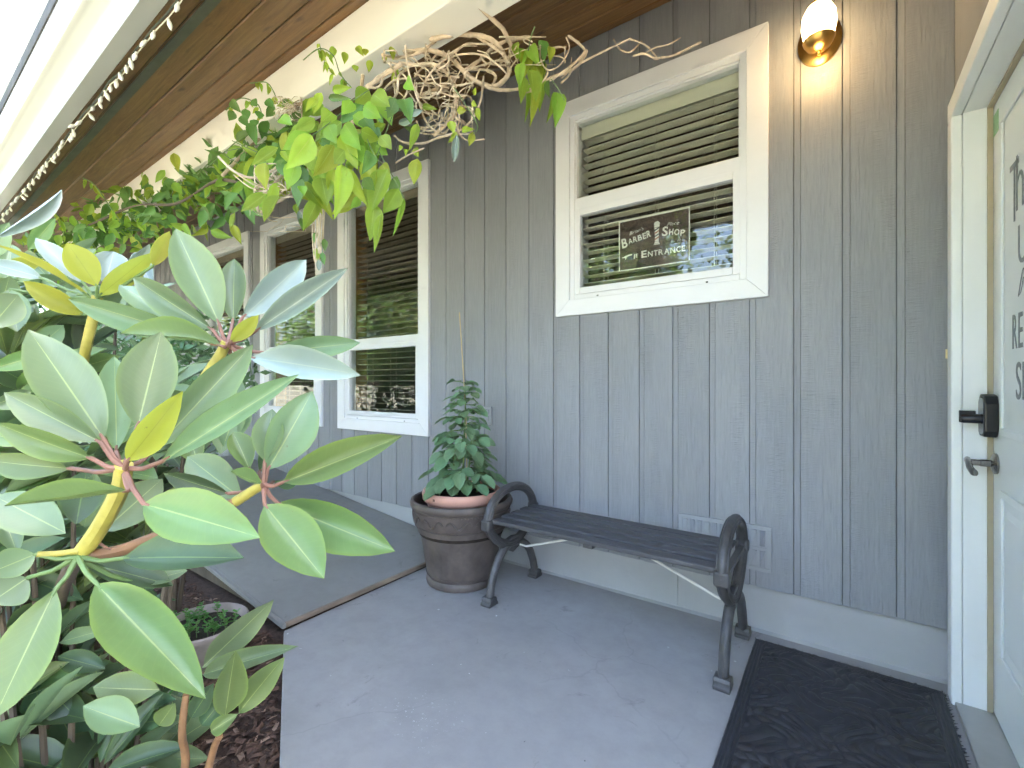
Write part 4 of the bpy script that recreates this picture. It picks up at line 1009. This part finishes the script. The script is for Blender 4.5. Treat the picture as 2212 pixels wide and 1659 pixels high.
# rest of the shrub: whorls behind and to the left
random.seed(5)
MASS = {k_: LeafMass(k_) for k_ in ('rl', 'rlg', 'rld')}
def whorl(c, ax, n, L, key, spread=.9, far=False):
    ax = ax.normalized(); s = ax.orthogonal().normalized(); t = ax.cross(s)
    for k in range(n):
        a = k*2.4+random.uniform(-.3, .3); d = (s*math.cos(a)+t*math.sin(a))*spread+ax*random.uniform(.05, .55)
        d.normalize(); b = c+d*.018; l = L*random.uniform(.75, 1.1)
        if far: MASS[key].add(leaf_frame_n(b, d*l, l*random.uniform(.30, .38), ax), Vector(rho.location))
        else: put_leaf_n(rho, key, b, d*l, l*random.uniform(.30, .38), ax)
spots = []
for (x, y, t) in [(30, 1330, .86), (150, 1290, .98), (60, 1500, .88), (200, 1450, .95), (10, 1200, .80), (120, 1080, .9), (30, 1010, .80), (330, 1080, 1.0), (430, 900, .95), (320, 870, .98), (120, 860, .9), (20, 780, .95), (160, 780, 1.05), (40, 900, .85),
                  (400, 1020, 1.05), (80, 1400, 1.0), (300, 1540, 1.0), (170, 1560, .9), (-60, 1000, .7), (-80, 1300, .6), (-70, 700, .9), (250, 1120, .95), (40, 1110, .95), (200, 960, 1.0), (-40, 1550, .7), (120, 1650, .8), (300, 1650, .8), (40, 1450, .72), (190, 1400, .84), (100, 1540, .74), (240, 1570, .80), (20, 1620, .66), (200, 1680, .72), (330, 1640, .9), (60, 1250, .78), (-10, 1400, .75), (150, 1480, .9), (130, 1350, 1.1), (300, 800, 1.05), (90, 700, 1.0), (250, 700, 1.1), (340, 960, .92), (20, 850, .82), (60, 960, .76), (160, 1010, .78), (400, 960, .9), (90, 1150, .8), (300, 1180, .86), (-20, 1080, .7), (10, 640, 1.1), (120, 620, 1.15), (240, 1230, .88)]:
    c = P(x, y, t); spots.append(c)
    ax = Vector((random.uniform(-.3, .5), -.45+random.uniform(-.3, .3), .75))
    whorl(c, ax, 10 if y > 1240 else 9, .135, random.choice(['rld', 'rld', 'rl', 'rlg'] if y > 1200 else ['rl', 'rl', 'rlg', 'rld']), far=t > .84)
    low = base.lerp(c, .35)+Vector((0, 0, .06)); MB().tube(rel(rho, crom([c, c.lerp(low, .4)+Vector((0, 0, -.03)), low, base+Vector((0, 0, .05))], 4)), [.003+.003*k/12 for k in range(13)], 6).build('stem', M['treebark'], rho, smooth=True)

for mm_ in MASS.values(): mm_.done(rho)

# ------------------------------------------------------------------ small-leaved shrubs between the rhododendron and the wall
def small_shrub(name, loc, rad, hgt, nleaf, nin, lab, ls=.05, key='sl', zlo=.12):
    s = empty(name, loc); tag(s, lab, 'shrub', 'small leaved shrubs along the wall')
    L0 = Vector(loc)
    sb = MB()
    for k in range(9):
        a = k*.7+random.random(); e = Vector((rad[0]*.6*math.cos(a), rad[1]*.6*math.sin(a), hgt*random.uniform(.6, .92)))
        c = crom([Vector((0, 0, 0)), e*.4+Vector((0, 0, .1)), e], 4); MB().tube(c, [.012-.009*q/8 for q in range(9)], 6).build('stem', M['treebark'], s, smooth=True)
    def pt(sh):
        while True:
            v = Vector((random.uniform(-1, 1), random.uniform(-1, 1), random.uniform(-1, 1)))
            if v.length <= 1: break
        v = v.normalized()*(v.length**sh)
        bump_ = 1+.16*math.sin(v.x*7+loc[0]*3)*math.cos(v.y*6+v.z*5)
        return Vector((v.x*rad[0]*bump_, v.y*rad[1]*bump_, hgt*zlo+(v.z*.5+.5)*hgt*(1-zlo)*bump_)), v
    # clusters at the twig ends, each leaf its own piece
    cnt = 0
    while cnt < nleaf:
        p, v = pt(.25)
        if v.y > .55: continue
        ax = (v+Vector((0, -.3, .6))).normalized(); q = ax.orthogonal().normalized(); r_ = ax.cross(q)
        for k in range(6):
            a = k*1.05+random.random()*.4; d = (q*math.cos(a)+r_*math.sin(a))*.8+ax*random.uniform(.3, .9)
            put_leaf_n(s, key, L0+p, d.normalized()*ls*random.uniform(.75, 1.2), ls*random.uniform(.36, .5), ax); cnt += 1
    # inner foliage too small to pick apart
    lm = LM[key][0]; ib = MB()
    for k in range(nin):
        p, v = pt(.45); d = Vector((random.uniform(-1, 1), random.uniform(-1, 1), random.uniform(-.4, 1))).normalized(); x = d.orthogonal().normalized(); x = Matrix.Rotation(random.uniform(0, 6), 3, d) @ x
        l_ = ls*random.uniform(.7, 1.1); n0 = len(ib.v)
        ib.v += [tuple(p), tuple(p+d*l_*.5+x*l_*.22), tuple(p+d*l_), tuple(p+d*l_*.5-x*l_*.22)]; ib.f += [(n0, n0+1, n0+2, n0+3)]
    me = ib.mesh('inner_foliage', M[key])
    ul = me.uv_layers.new(name='UVMap'); uvs = [(.5, 0), (.95, .5), (.5, 1), (.05, .5)]
    for p_ in me.polygons:
        for q, li in enumerate(p_.loop_indices): ul.data[li].uv = uvs[q]
    o = bpy.data.objects.new('inner_foliage', me); link(o, s); tag(o, kind='stuff')
    return s
random.seed(9)
small_shrub('small_leaved_shrub', (-2.42, .80, -.04), (.46, .27, 0), 1.43, 190, 1500, 'small leaved green shrub in front of the tall windows behind the rhododendron', .055, zlo=.56)
small_shrub('small_leaved_shrub', (-3.9, 1.0, -.04), (.60, .5, 0), 1.62, 150, 2600, 'taller small leaved shrub behind the rhododendron, left of the tall windows', .06, zlo=.3)
small_shrub('small_leaved_shrub', (-5.0, .9, -.04), (.8, .7, 0), 2.0, 140, 3200, 'farthest small leaved shrub under the left end of the vine', .065)
small_shrub('small_leaved_shrub', (-2.1, .25, -.04), (.42, .40, 0), 1.05, 120, 1800, 'low small leaved shrub seen through gaps between rhododendron leaves', .055)

# ------------------------------------------------------------------ wisteria under the beam
vine = empty('wisteria_vine', (-1.3, 1.3, 2.3)); tag(vine, 'leafy wisteria vine with tangled bare stems hanging from the eave beam', 'vine')
def z2(x, y): return 622+x/3.43, 92.2+y/3.43
def z3(x, y): return 1152+x/2.667, 92.2+y/2.667
def z4(x, y): return 437.8+x/4.364, 357+y/4.364
def vb_(conv, pts, t, px_, m='bark', jt=.05, name='branch'):
    q = [P(*conv(*p), t+random.uniform(-jt, jt)) for p in pts]; c = crom(q, 6)
    r_ = .84*px_/3.43/995.4*t/2
    n_ = len(c); rr = [r_*(1+.12*math.sin(k*1.7)+random.uniform(-.08, .08)) for k in range(n_)]
    rr[-1] *= .6
    MB().tube(rel(vine, c), rr, 8).build(name, M[m], vine, smooth=True)
random.seed(13)
vb_(z2, [(580, 340), (700, 245), (840, 160)], 1.62, 44)
vb_(z2, [(590, 330), (650, 335), (690, 310), (700, 265)], 1.60, 20)
vb_(z2, [(860, 70), (1050, 60), (1200, 110), (1290, 200), (1400, 290), (1520, 325), (1605, 275), (1640, 200), (1600, 90), (1540, 0), (1430, -50), (1250, -60), (1050, -20)], 1.72, 42)
vb_(z2, [(820, 150), (950, 165), (1080, 160), (1180, 230), (1230, 330), (1240, 450), (1220, 560), (1130, 640), (1080, 690)], 1.66, 32)
vb_(z2, [(960, 400), (1150, 320), (1290, 220), (1420, 130), (1520, 40), (1640, -20), (1800, -40)], 1.78, 32)
vb_(z2, [(980, 400), (1000, 330), (1060, 220), (1160, 130), (1300, 85), (1450, 95), (1560, 170), (1620, 230)], 1.64, 18)
vb_(z2, [(2212, 60), (2190, 110), (2120, 190), (2000, 240), (1850, 300), (1720, 340), (1600, 352), (1480, 330), (1300, 230)], 1.70, 28)
vb_(z2, [(1870, 20), (1872, 120), (1920, 200), (2000, 180), (2060, 100), (2085, 30), (2060, -40)], 1.66, 13)
vb_(z2, [(870, 20), (890, 200), (930, 330), (970, 440), (1010, 560), (1060, 630), (1100, 660)], 1.60, 17)
vb_(z2, [(1240, 400), (1270, 560), (1260, 640), (1320, 720), (1460, 716)], 1.62, 14)
vb_(z2, [(790, 690), (860, 740), (1000, 745), (1100, 710), (1200, 680), (1290, 640), (1370, 560), (1430, 420), (1450, 250)], 1.63, 20)
vb_(z2, [(800, 890), (860, 850), (930, 815), (1010, 780)], 1.6, 13)
vb_(z2, [(1010, 390), (1120, 370), (1230, 400), (1330, 390)], 1.62, 14)
vb_(z2, [(940, 250), (1010, 180), (1090, 190), (1130, 300), (1060, 400), (980, 410)], 1.68, 16)
vb_(z2, [(700, 90), (800, 110), (900, 100), (1000, 60), (1100, -20)], 1.74, 26)
vb_(z2, [(1600, 90), (1500, 20), (1400, -40)], 1.7, 24); vb_(z2, [(1640, 200), (1690, 130), (1760, 60), (1850, 30)], 1.7, 14)
vb_(z2, [(1720, 345), (1770, 370), (1850, 330), (1920, 240), (1915, 190)], 1.68, 14)
vb_(z3, [(-20, 270), (80, 225), (170, 170), (250, 105), (295, 50), (262, 5), (200, -40)], 1.68, 24)
vb_(z3, [(160, 232), (200, 195), (240, 140), (360, 72), (470, 18), (560, -25)], 1.66, 18)
vb_(z3, [(160, 205), (200, 170), (215, 140), (220, 85)], 1.66, 10)
vb_(z3, [(462, -20), (500, 38), (560, 52), (625, -10)], 1.7, 14); vb_(z3, [(578, 76), (640, 64), (700, 92), (730, 88), (800, 76), (880, 40), (970, -5)], 1.66, 20)
vb_(z3, [(640, 66), (700, 30), (780, 10), (850, -30)], 1.66, 12); vb_(z3, [(560, -20), (640, 10), (690, 60), (715, 95)], 1.67, 15)
vb_(z4, [(520, 270), (516, 400), (550, 440), (650, 370), (760, 320), (880, 240), (960, 120), (1000, 30), (1060, -120)], 1.86, 24)
vb_(z4, [(590, 240), (565, 300), (620, 362), (655, 300), (640, 240), (690, 150), (760, 80)], 1.84, 22)
vb_(z4, [(230, 0), (350, 100), (480, 180), (600, 222), (700, 250)], 1.86, 10); vb_(z4, [(290, 90), (450, 210), (600, 240)], 1.88, 9)
vb_(z4, [(150, -80), (300, 60), (480, 120), (640, 60), (800, -60), (980, -140)], 1.9, 22)
# woody lead running along the beam to the left and tying in to the right
lead = crom([P(1180, 150, 1.74), P(1080, 150, 1.80), P(900, 170, 1.80), P(790, 225, 1.88), P(720, 320, 1.98), P(640, 330, 2.1), P(560, 400, 2.25), P(470, 390, 2.4), P(380, 440, 2.7), P(290, 445, 3.0), P(180, 490, 3.5), P(60, 520, 4.2)], 6)
MB().tube(rel(vine, lead), [.007+.002*math.sin(k*.8) for k in range(len(lead))], 8).build('branch', M['treebark'], vine, smooth=True)
for pp in ((1120, 130, 1.80), (760, 270, 1.9), (480, 380, 2.3)):   # ties up to the beam
    a = P(*pp); MB().tube(rel(vine, [a, a.lerp(Vector((a.x, 1.22, 2.43)), .5)+Vector((.02, 0, .01)), Vector((a.x, 1.22, 2.43))]), .008, 6).build('branch', M['bark'], vine, smooth=True)
# tangles of thin twigs
def tangle(cx, cy, t, rx, ry, n, m='twig', w_=.0022):
    for k in range(n):
        a = random.uniform(0, 6.28); x = cx+rx*random.uniform(-.7, .7); y = cy+ry*random.uniform(-.7, .7); pts = []
        for q in range(6):
            pts.append(P(x, y, t+random.uniform(-.10, .10))); a += random.uniform(-1.1, 1.1); st_ = random.uniform(.25, .5)
            x = max(cx-rx, min(cx+rx, x+math.cos(a)*rx*st_)); y = max(cy-ry, min(cy+ry, y+math.sin(a)*ry*st_))
        c = crom(pts, 4); MB().tube(rel(vine, c), [w_*random.uniform(.6, 1.5)]*len(c), 5).build('twig', M[m], vine, smooth=True)
tangle(960, 235, 1.66, 60, 55, 34); tangle(900, 170, 1.70, 70, 60, 16, 'twig', .003); tangle(1010, 140, 1.7, 90, 45, 20, 'twig', .0028)
tangle(600, 390, 1.88, 50, 36, 30, 'twig', .002); tangle(622, 235, 1.95, 30, 26, 40, 'twig', .0013); tangle(1150, 110, 1.7, 70, 30, 10)
tangle(600, 470, 1.9, 60, 30, 8, 'twig', .0011)
LV = [ # zoom2 base, tip, width px, key
 (400, 590, 240, 705, 112, 'wl'), (420, 600, 552, 805, 120, 'wl'), (130, 640, 0, 720, 100, 'wl'), (170, 680, -40, 800, 110, 'wl'), (180, 690, -10, 940, 150, 'wl2'), (340, 760, 200, 1000, 140, 'wl2'),
 (60, 880, 0, 1090, 110, 'wl'), (390, 690, 520, 930, 115, 'wl2'), (480, 540, 650, 640, 100, 'wl'), (560, 470, 685, 560, 110, 'wl'), (630, 380, 760, 480, 125, 'wl'), (600, 350, 500, 450, 130, 'wl'), (540, 650, 680, 730, 100, 'wl'),
 (680, 690, 770, 785, 90, 'wl'), (650, 760, 742, 835, 80, 'wl'), (250, 1000, 290, 1205, 140, 'wl'), (400, 900, 370, 1300, 130, 'wl2'), (440, 930, 580, 1215, 90, 'wl2'), (600, 870, 622, 1130, 105, 'wl2'), (740, 940, 590, 1265, 130, 'wl'),
 (640, 1190, 610, 1470, 120, 'wl'), (820, 1080, 710, 1275, 110, 'wl'), (690, 1270, 640, 1565, 55, 'wl'), (860, 1150, 780, 1435, 40, 'wl'), (530, 1140, 465, 1235, 60, 'wl'), (960, 860, 930, 1055, 90, 'wl2'), (940, 780, 972, 850, 50, 'wl2'),
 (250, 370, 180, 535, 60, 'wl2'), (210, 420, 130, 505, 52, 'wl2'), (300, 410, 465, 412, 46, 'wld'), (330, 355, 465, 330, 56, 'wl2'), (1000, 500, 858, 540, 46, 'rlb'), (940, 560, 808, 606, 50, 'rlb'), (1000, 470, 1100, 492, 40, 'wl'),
 (960, 600, 900, 800, 60, 'wl'), (880, 280, 930, 350, 80, 'wl'), (860, 420, 905, 570, 110, 'wld'), (720, 400, 765, 610, 120, 'wl'), (800, 410, 740, 560, 90, 'wld'), (900, 620, 960, 720, 90, 'wld'), (200, 560, 60, 640, 90, 'wl'), (330, 520, 240, 600, 100, 'wl'),
 (470, 430, 400, 530, 100, 'wl'), (300, 610, 350, 740, 110, 'wl'), (560, 560, 640, 660, 100, 'wld'), (620, 820, 560, 960, 90, 'wld'), (500, 780, 560, 900, 110, 'wl'), (120, 800, 200, 960, 100, 'wl'), (30, 760, 60, 900, 90, 'wl'), (420, 800, 330, 900, 100, 'wl'),
 (560, 1000, 640, 1100, 90, 'wld'), (700, 900, 760, 1020, 80, 'wl2'), (100, 1060, 120, 1130, 60, 'wl'), (-60, 560, 40, 620, 80, 'wl'),
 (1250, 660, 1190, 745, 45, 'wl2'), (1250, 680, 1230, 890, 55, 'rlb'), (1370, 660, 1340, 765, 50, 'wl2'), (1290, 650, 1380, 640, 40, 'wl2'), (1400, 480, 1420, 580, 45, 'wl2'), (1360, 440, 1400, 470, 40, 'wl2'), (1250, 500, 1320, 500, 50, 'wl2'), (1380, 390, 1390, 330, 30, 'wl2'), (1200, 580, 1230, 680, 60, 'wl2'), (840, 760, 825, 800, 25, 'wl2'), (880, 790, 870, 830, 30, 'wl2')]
for (bx, by, tx, ty, wp, key) in LV:
    t0 = 1.52+random.uniform(-.10, .08); t1 = t0+random.uniform(-.05, .03)
    b = P(*z2(bx, by), t0); t = P(*z2(tx, ty), t1); rl_ = random.uniform(-25, 25)
    put_leaf(vine, key, b, t, 1.06*wp/3.43/995.4*t0/max(.6, math.cos(R(rl_))), R(rl_))
RV = [(1780, 60, 1740, 260, 100), (1850, 80, 1880, 300, 95), (1730, 150, 1715, 335, 80), (1760, 300, 1780, 565, 62), (1830, 300, 1800, 615, 72), (1880, 260, 1870, 525, 92), (1920, 280, 1930, 400, 62), (1800, 200, 1830, 455, 115), (1750, 250, 1730, 440, 70), (1950, 30, 1940, 145, 60),
      (2000, 370, 1990, 605, 112), (1970, 400, 1930, 575, 60), (1800, 20, 1850, 160, 90), (1720, 40, 1740, 180, 80), (1880, -20, 1900, 140, 80), (1690, 0, 1700, 120, 60), (1840, 150, 1860, 330, 100), (1900, 160, 1880, 330, 80)]
for (bx, by, tx, ty, wp) in RV:
    t0 = 1.66+random.uniform(-.08, .08); put_leaf(vine, random.choice(['wl', 'wl', 'wl2', 'wld']), P(*z2(bx, by), t0), P(*z2(tx, ty), t0-.03), wp/3.43/995.4*t0, R(random.uniform(-35, 35)))
# stalks of the hanging leaves
for pts in ([(680, 500), (780, 505), (950, 505)], [(400, 590), (420, 480), (600, 350)], [(640, 870), (690, 760), (780, 520)], [(860, 1150), (760, 960), (670, 800)], [(740, 940), (640, 830), (560, 640)], [(440, 930), (400, 800), (400, 590)], [(180, 690), (300, 600), (420, 500)], [(1230, 330), (1400, 600), (1370, 680)], [(1950, 270), (2000, 340), (2050, 430)], [(1780, 60), (1800, -40), (1830, -120)]):
    vb_(z2, pts, 1.53, 8, 'gstem', .03, 'leaf_stalk')
random.seed(31)
for k in range(48):
    while True:
        x = random.uniform(560, 860); y = random.uniform(190, 430)
        if y > 175+.28*(860-x)*0 and y > 330-.55*(x-560) and y < 470 and not (x > 800 and y > 380): break
    t0 = 1.62+random.uniform(-.05, .12); L = random.uniform(.10, .155)/t0*995; a = random.uniform(.25, .78)*math.pi
    put_leaf(vine, random.choice(['wl', 'wl', 'wld', 'wl2']), P(x, y, t0), P(x+math.cos(a)*L, y+math.sin(a)*L*.85, t0), random.uniform(.036, .052), R(random.uniform(-40, 40)))
class Fol(MB):
    def leaf(s, base, tip, wid):
        y = tip-base; x = y.cross(Vector((random.uniform(-1, 1), random.uniform(-1, 1), random.uniform(-1, 1)))).normalized()*wid*.5; z = x.cross(y).normalized()*wid*.12
        n0 = len(s.v); s.v += [tuple(p) for p in (base, base+y*.3+x+z, base+y*.62+x*.85+z, tip, base+y*.62-x*.85+z, base+y*.3-x+z, base+y*.5)]
        s.f += [(n0, n0+1, n0+6), (n0+1, n0+2, n0+6), (n0+2, n0+3, n0+6), (n0+3, n0+4, n0+6), (n0+4, n0+5, n0+6), (n0+5, n0, n0+6)]
    def done(s, name, m, parent):
        me = s.mesh(name, m); ul = me.uv_layers.new(name='UVMap'); q = [(.5, 0), (1, .3), (.95, .62), (.5, 1), (.05, .62), (0, .3), (.5, .5)]
        for p in me.polygons:
            for li in p.loop_indices: ul.data[li].uv = q[me.loops[li].vertex_index % 7]
        o = bpy.data.objects.new(name, me); link(o, parent); return tag(o, kind='stuff')
# darker leaves running left along the beam
def line(x):
    pts = [(60, 515), (150, 492), (250, 450), (350, 405), (450, 378), (520, 350), (600, 300), (660, 270)]
    for (a, b), (c, d) in zip(pts, pts[1:]):
        if a <= x <= c: return b+(d-b)*(x-a)/(c-a)
    return pts[-1][1] if x > 660 else pts[0][1]
def dep(x): return 2.0+max(0, (640-x))*.0035
cnt = 0
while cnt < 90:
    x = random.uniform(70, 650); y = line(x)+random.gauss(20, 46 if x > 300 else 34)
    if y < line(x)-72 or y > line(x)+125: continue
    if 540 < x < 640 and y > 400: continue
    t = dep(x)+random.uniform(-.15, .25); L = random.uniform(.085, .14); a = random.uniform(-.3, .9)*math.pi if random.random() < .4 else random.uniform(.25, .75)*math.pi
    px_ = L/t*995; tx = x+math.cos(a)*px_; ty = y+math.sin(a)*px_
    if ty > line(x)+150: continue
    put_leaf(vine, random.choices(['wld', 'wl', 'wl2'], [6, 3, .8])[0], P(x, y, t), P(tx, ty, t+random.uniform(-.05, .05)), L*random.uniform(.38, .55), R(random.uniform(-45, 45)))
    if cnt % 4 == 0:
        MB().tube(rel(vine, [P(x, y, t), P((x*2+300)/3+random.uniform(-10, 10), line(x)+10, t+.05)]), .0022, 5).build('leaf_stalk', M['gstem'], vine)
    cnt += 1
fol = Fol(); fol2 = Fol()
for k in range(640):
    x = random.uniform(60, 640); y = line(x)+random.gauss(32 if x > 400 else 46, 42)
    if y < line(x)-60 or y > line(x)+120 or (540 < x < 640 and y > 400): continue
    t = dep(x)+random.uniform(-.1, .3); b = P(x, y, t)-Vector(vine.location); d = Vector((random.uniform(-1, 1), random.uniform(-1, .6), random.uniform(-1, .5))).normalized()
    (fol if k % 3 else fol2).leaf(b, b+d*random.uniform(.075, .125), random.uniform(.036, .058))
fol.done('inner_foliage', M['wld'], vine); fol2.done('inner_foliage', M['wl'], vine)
vm_ = {k_: LeafMass(k_) for k_ in ('wl', 'wl2', 'wld')}
for k in range(150):
    x = random.uniform(120, 700); y = line(x)+random.gauss(35, 48)
    if y < line(x)-75 or y > line(x)+130 or (540 < x < 640 and y > 425): continue
    t = dep(x)+random.uniform(-.25, .1); a = random.uniform(.1, .85)*math.pi; L = random.uniform(.09, .14)/t*995
    rl_ = random.uniform(-40, 40)
    vm_[random.choices(['wl', 'wl2', 'wld'], [4, 1.5, 3])[0]].add(frame_leaf(P(x, y, t), P(x+math.cos(a)*L, y+math.sin(a)*L*.85, t), random.uniform(.04, .056), R(rl_)), Vector(vine.location))
for q in vm_.values(): q.done(vine)
# upright sprays above: curly shoots and young yellowish leaves against the beam
for (pts, t) in (([(655, 130), (690, 105), (720, 120), (735, 160), (760, 190)], 1.7), ([(540, 180), (575, 178), (592, 200), (600, 225)], 2.1), ([(488, 238), (520, 212), (556, 225), (566, 250)], 2.2), ([(180, 385), (205, 400), (240, 450), (262, 480)], 3.1), ([(120, 460), (135, 480), (138, 510)], 3.6), ([(690, 95), (700, 130), (720, 160)], 1.7)):
    vb_(lambda a, b: (a, b), pts, t, 9, 'gstem', .03, 'shoot')
    for k in range(9):
        i = random.randrange(len(pts)-1); f = random.random(); x = pts[i][0]*(1-f)+pts[i+1][0]*f; y = pts[i][1]*(1-f)+pts[i+1][1]*f
        put_leaf(vine, random.choice(['wl2', 'wl2', 'wl']), P(x, y, t), P(x+random.uniform(-14, 14), y+random.uniform(8, 26), t), .011/1.7*t*random.uniform(.8, 1.3), R(random.uniform(-30, 30)))
for (x, y) in ((500, 215), (530, 235), (545, 215), (560, 240), (520, 250), (505, 240), (548, 258), (575, 215), (590, 232), (610, 215), (700, 110), (720, 100), (745, 112), (765, 140), (790, 105), (800, 130), (830, 118), (860, 150), (770, 100), (845, 100)):
    t = 2.05 if x < 640 else 1.72; L = .05 if x > 640 else .075
    put_leaf(vine, 'wl2' if x > 640 else 'wld', P(x, y, t), P(x+random.uniform(-20, 20), y+random.uniform(14, 30), t), L*.5, R(random.uniform(-30, 30)))
# dry hanging seed tassel
for k in range(9):
    x = 676+k*3; vb_(lambda a, b: (a, b), [(x+random.uniform(-3, 3), 440), (x+random.uniform(-3, 3), 490), (x+random.uniform(-3, 3), 535), (x+random.uniform(-3, 3), 560+random.uniform(0, 15))], 1.8, 10, 'twig', .02, 'tassel')
for (x, y) in ((684, 500), (690, 520), (696, 545), (688, 560), (682, 535), (700, 515), (645, 455), (640, 440), (650, 470)):
    put_leaf(vine, random.choice(['wl', 'rlb', 'wld']), P(x, y, 1.79), P(x+random.uniform(-8, 8), y+random.uniform(22, 40), 1.79), .022, R(random.uniform(-40, 40)))

# ------------------------------------------------------------------ trees of the garden opposite (seen in the window glass and past the gutter)
def tree(loc, h, r, lab, dens=5200, ls=.12, seed=0):
    rg = random.Random(seed); t = empty('garden_tree', loc); tag(t, lab, 'tree', 'garden trees opposite the porch')
    tr = MB(); tr.tube(crom([(0, 0, 0), (rg.uniform(-.1, .1), 0, h*.25), (rg.uniform(-.2, .2), rg.uniform(-.2, .2), h*.6), (0, 0, h*.9)], 5), [.16*h/7*(1-.85*k/15) for k in range(16)], 9)
    cl = []
    for k in range(16):
        a = k*2.4; z = h*(.25+.6*k/16); e = Vector((r*.75*math.cos(a)*rg.uniform(.5, 1), r*.75*math.sin(a)*rg.uniform(.5, 1), z+rg.uniform(.2, .8)))
        tr.tube(crom([(0, 0, z-.4), (e.x*.5, e.y*.5, z), tuple(e)], 4), [.05-.042*q/8 for q in range(9)], 6); cl.append((e, rg.uniform(.5, .95)*r*.55))
    for k in range(8): cl.append((Vector((rg.uniform(-.4, .4)*r, rg.uniform(-.4, .4)*r, h*rg.uniform(.45, 1))), r*.5))
    tr.build('trunk', M['treebark'], t, smooth=True)
    cb = MB()
    for k in range(dens):
        c, cr = rg.choice(cl); v = Vector((rg.gauss(0, 1), rg.gauss(0, 1), rg.gauss(0, .8))).normalized()*cr*(rg.random()**.45); p = c+v
        d = Vector((rg.uniform(-1, 1), rg.uniform(-1, 1), rg.uniform(-.8, .5))).normalized(); x = d.cross(Vector((rg.uniform(-1, 1), rg.uniform(-1, 1), rg.uniform(-1, 1)))).normalized(); l_ = ls*rg.uniform(.6, 1.3); n0 = len(cb.v)
        cb.v += [tuple(p), tuple(p+d*l_*.5+x*l_*.3), tuple(p+d*l_), tuple(p+d*l_*.5-x*l_*.3)]; cb.f += [(n0, n0+1, n0+2, n0+3)]
    me = cb.mesh('crown', M['tl']); ul = me.uv_layers.new(name='UVMap'); uvs = [(.5, 0), (.9, .5), (.5, 1), (.1, .5)]
    for p_ in me.polygons:
        for q, li in enumerate(p_.loop_indices): ul.data[li].uv = uvs[q]
    link(bpy.data.objects.new('crown', me), t)
tree((-4.6, -6.5, -.06), 6.0, 2.2, 'leafy garden tree reflected in the lower pane above the bench', 6500, .12, 1)
tree((-9.5, -5.5, -.06), 5.2, 2.4, 'round leafy garden tree reflected in the tall window by the planter', 7000, .12, 2)
tree((-13.5, -8.5, -.06), 7.5, 2.8, 'tall garden tree reflected in the farther tall windows', 7000, .14, 3)
tree((-.6, -9.5, -.06), 7.0, 2.4, 'garden tree standing straight across from the bench', 6500, .14, 4)
tree((-15.5, -1.2, -.06), 8.5, 2.6, 'distant tree glimpsed past the gutter at upper left', 5000, .16, 5)
tree((-7.5, -11., -.06), 8.5, 3.0, 'tall garden tree behind the round one in the glass', 7000, .15, 6)
tree((-11.5, -2.9, -.06), 4.2, 2.3, 'low bushy garden tree reflected in the farther tall windows', 6500, .12, 7)
tree((-13.2, -5.9, -.06), 5.0, 2.3, 'bushy garden tree reflected low in the tall window by the planter', 6500, .12, 8)
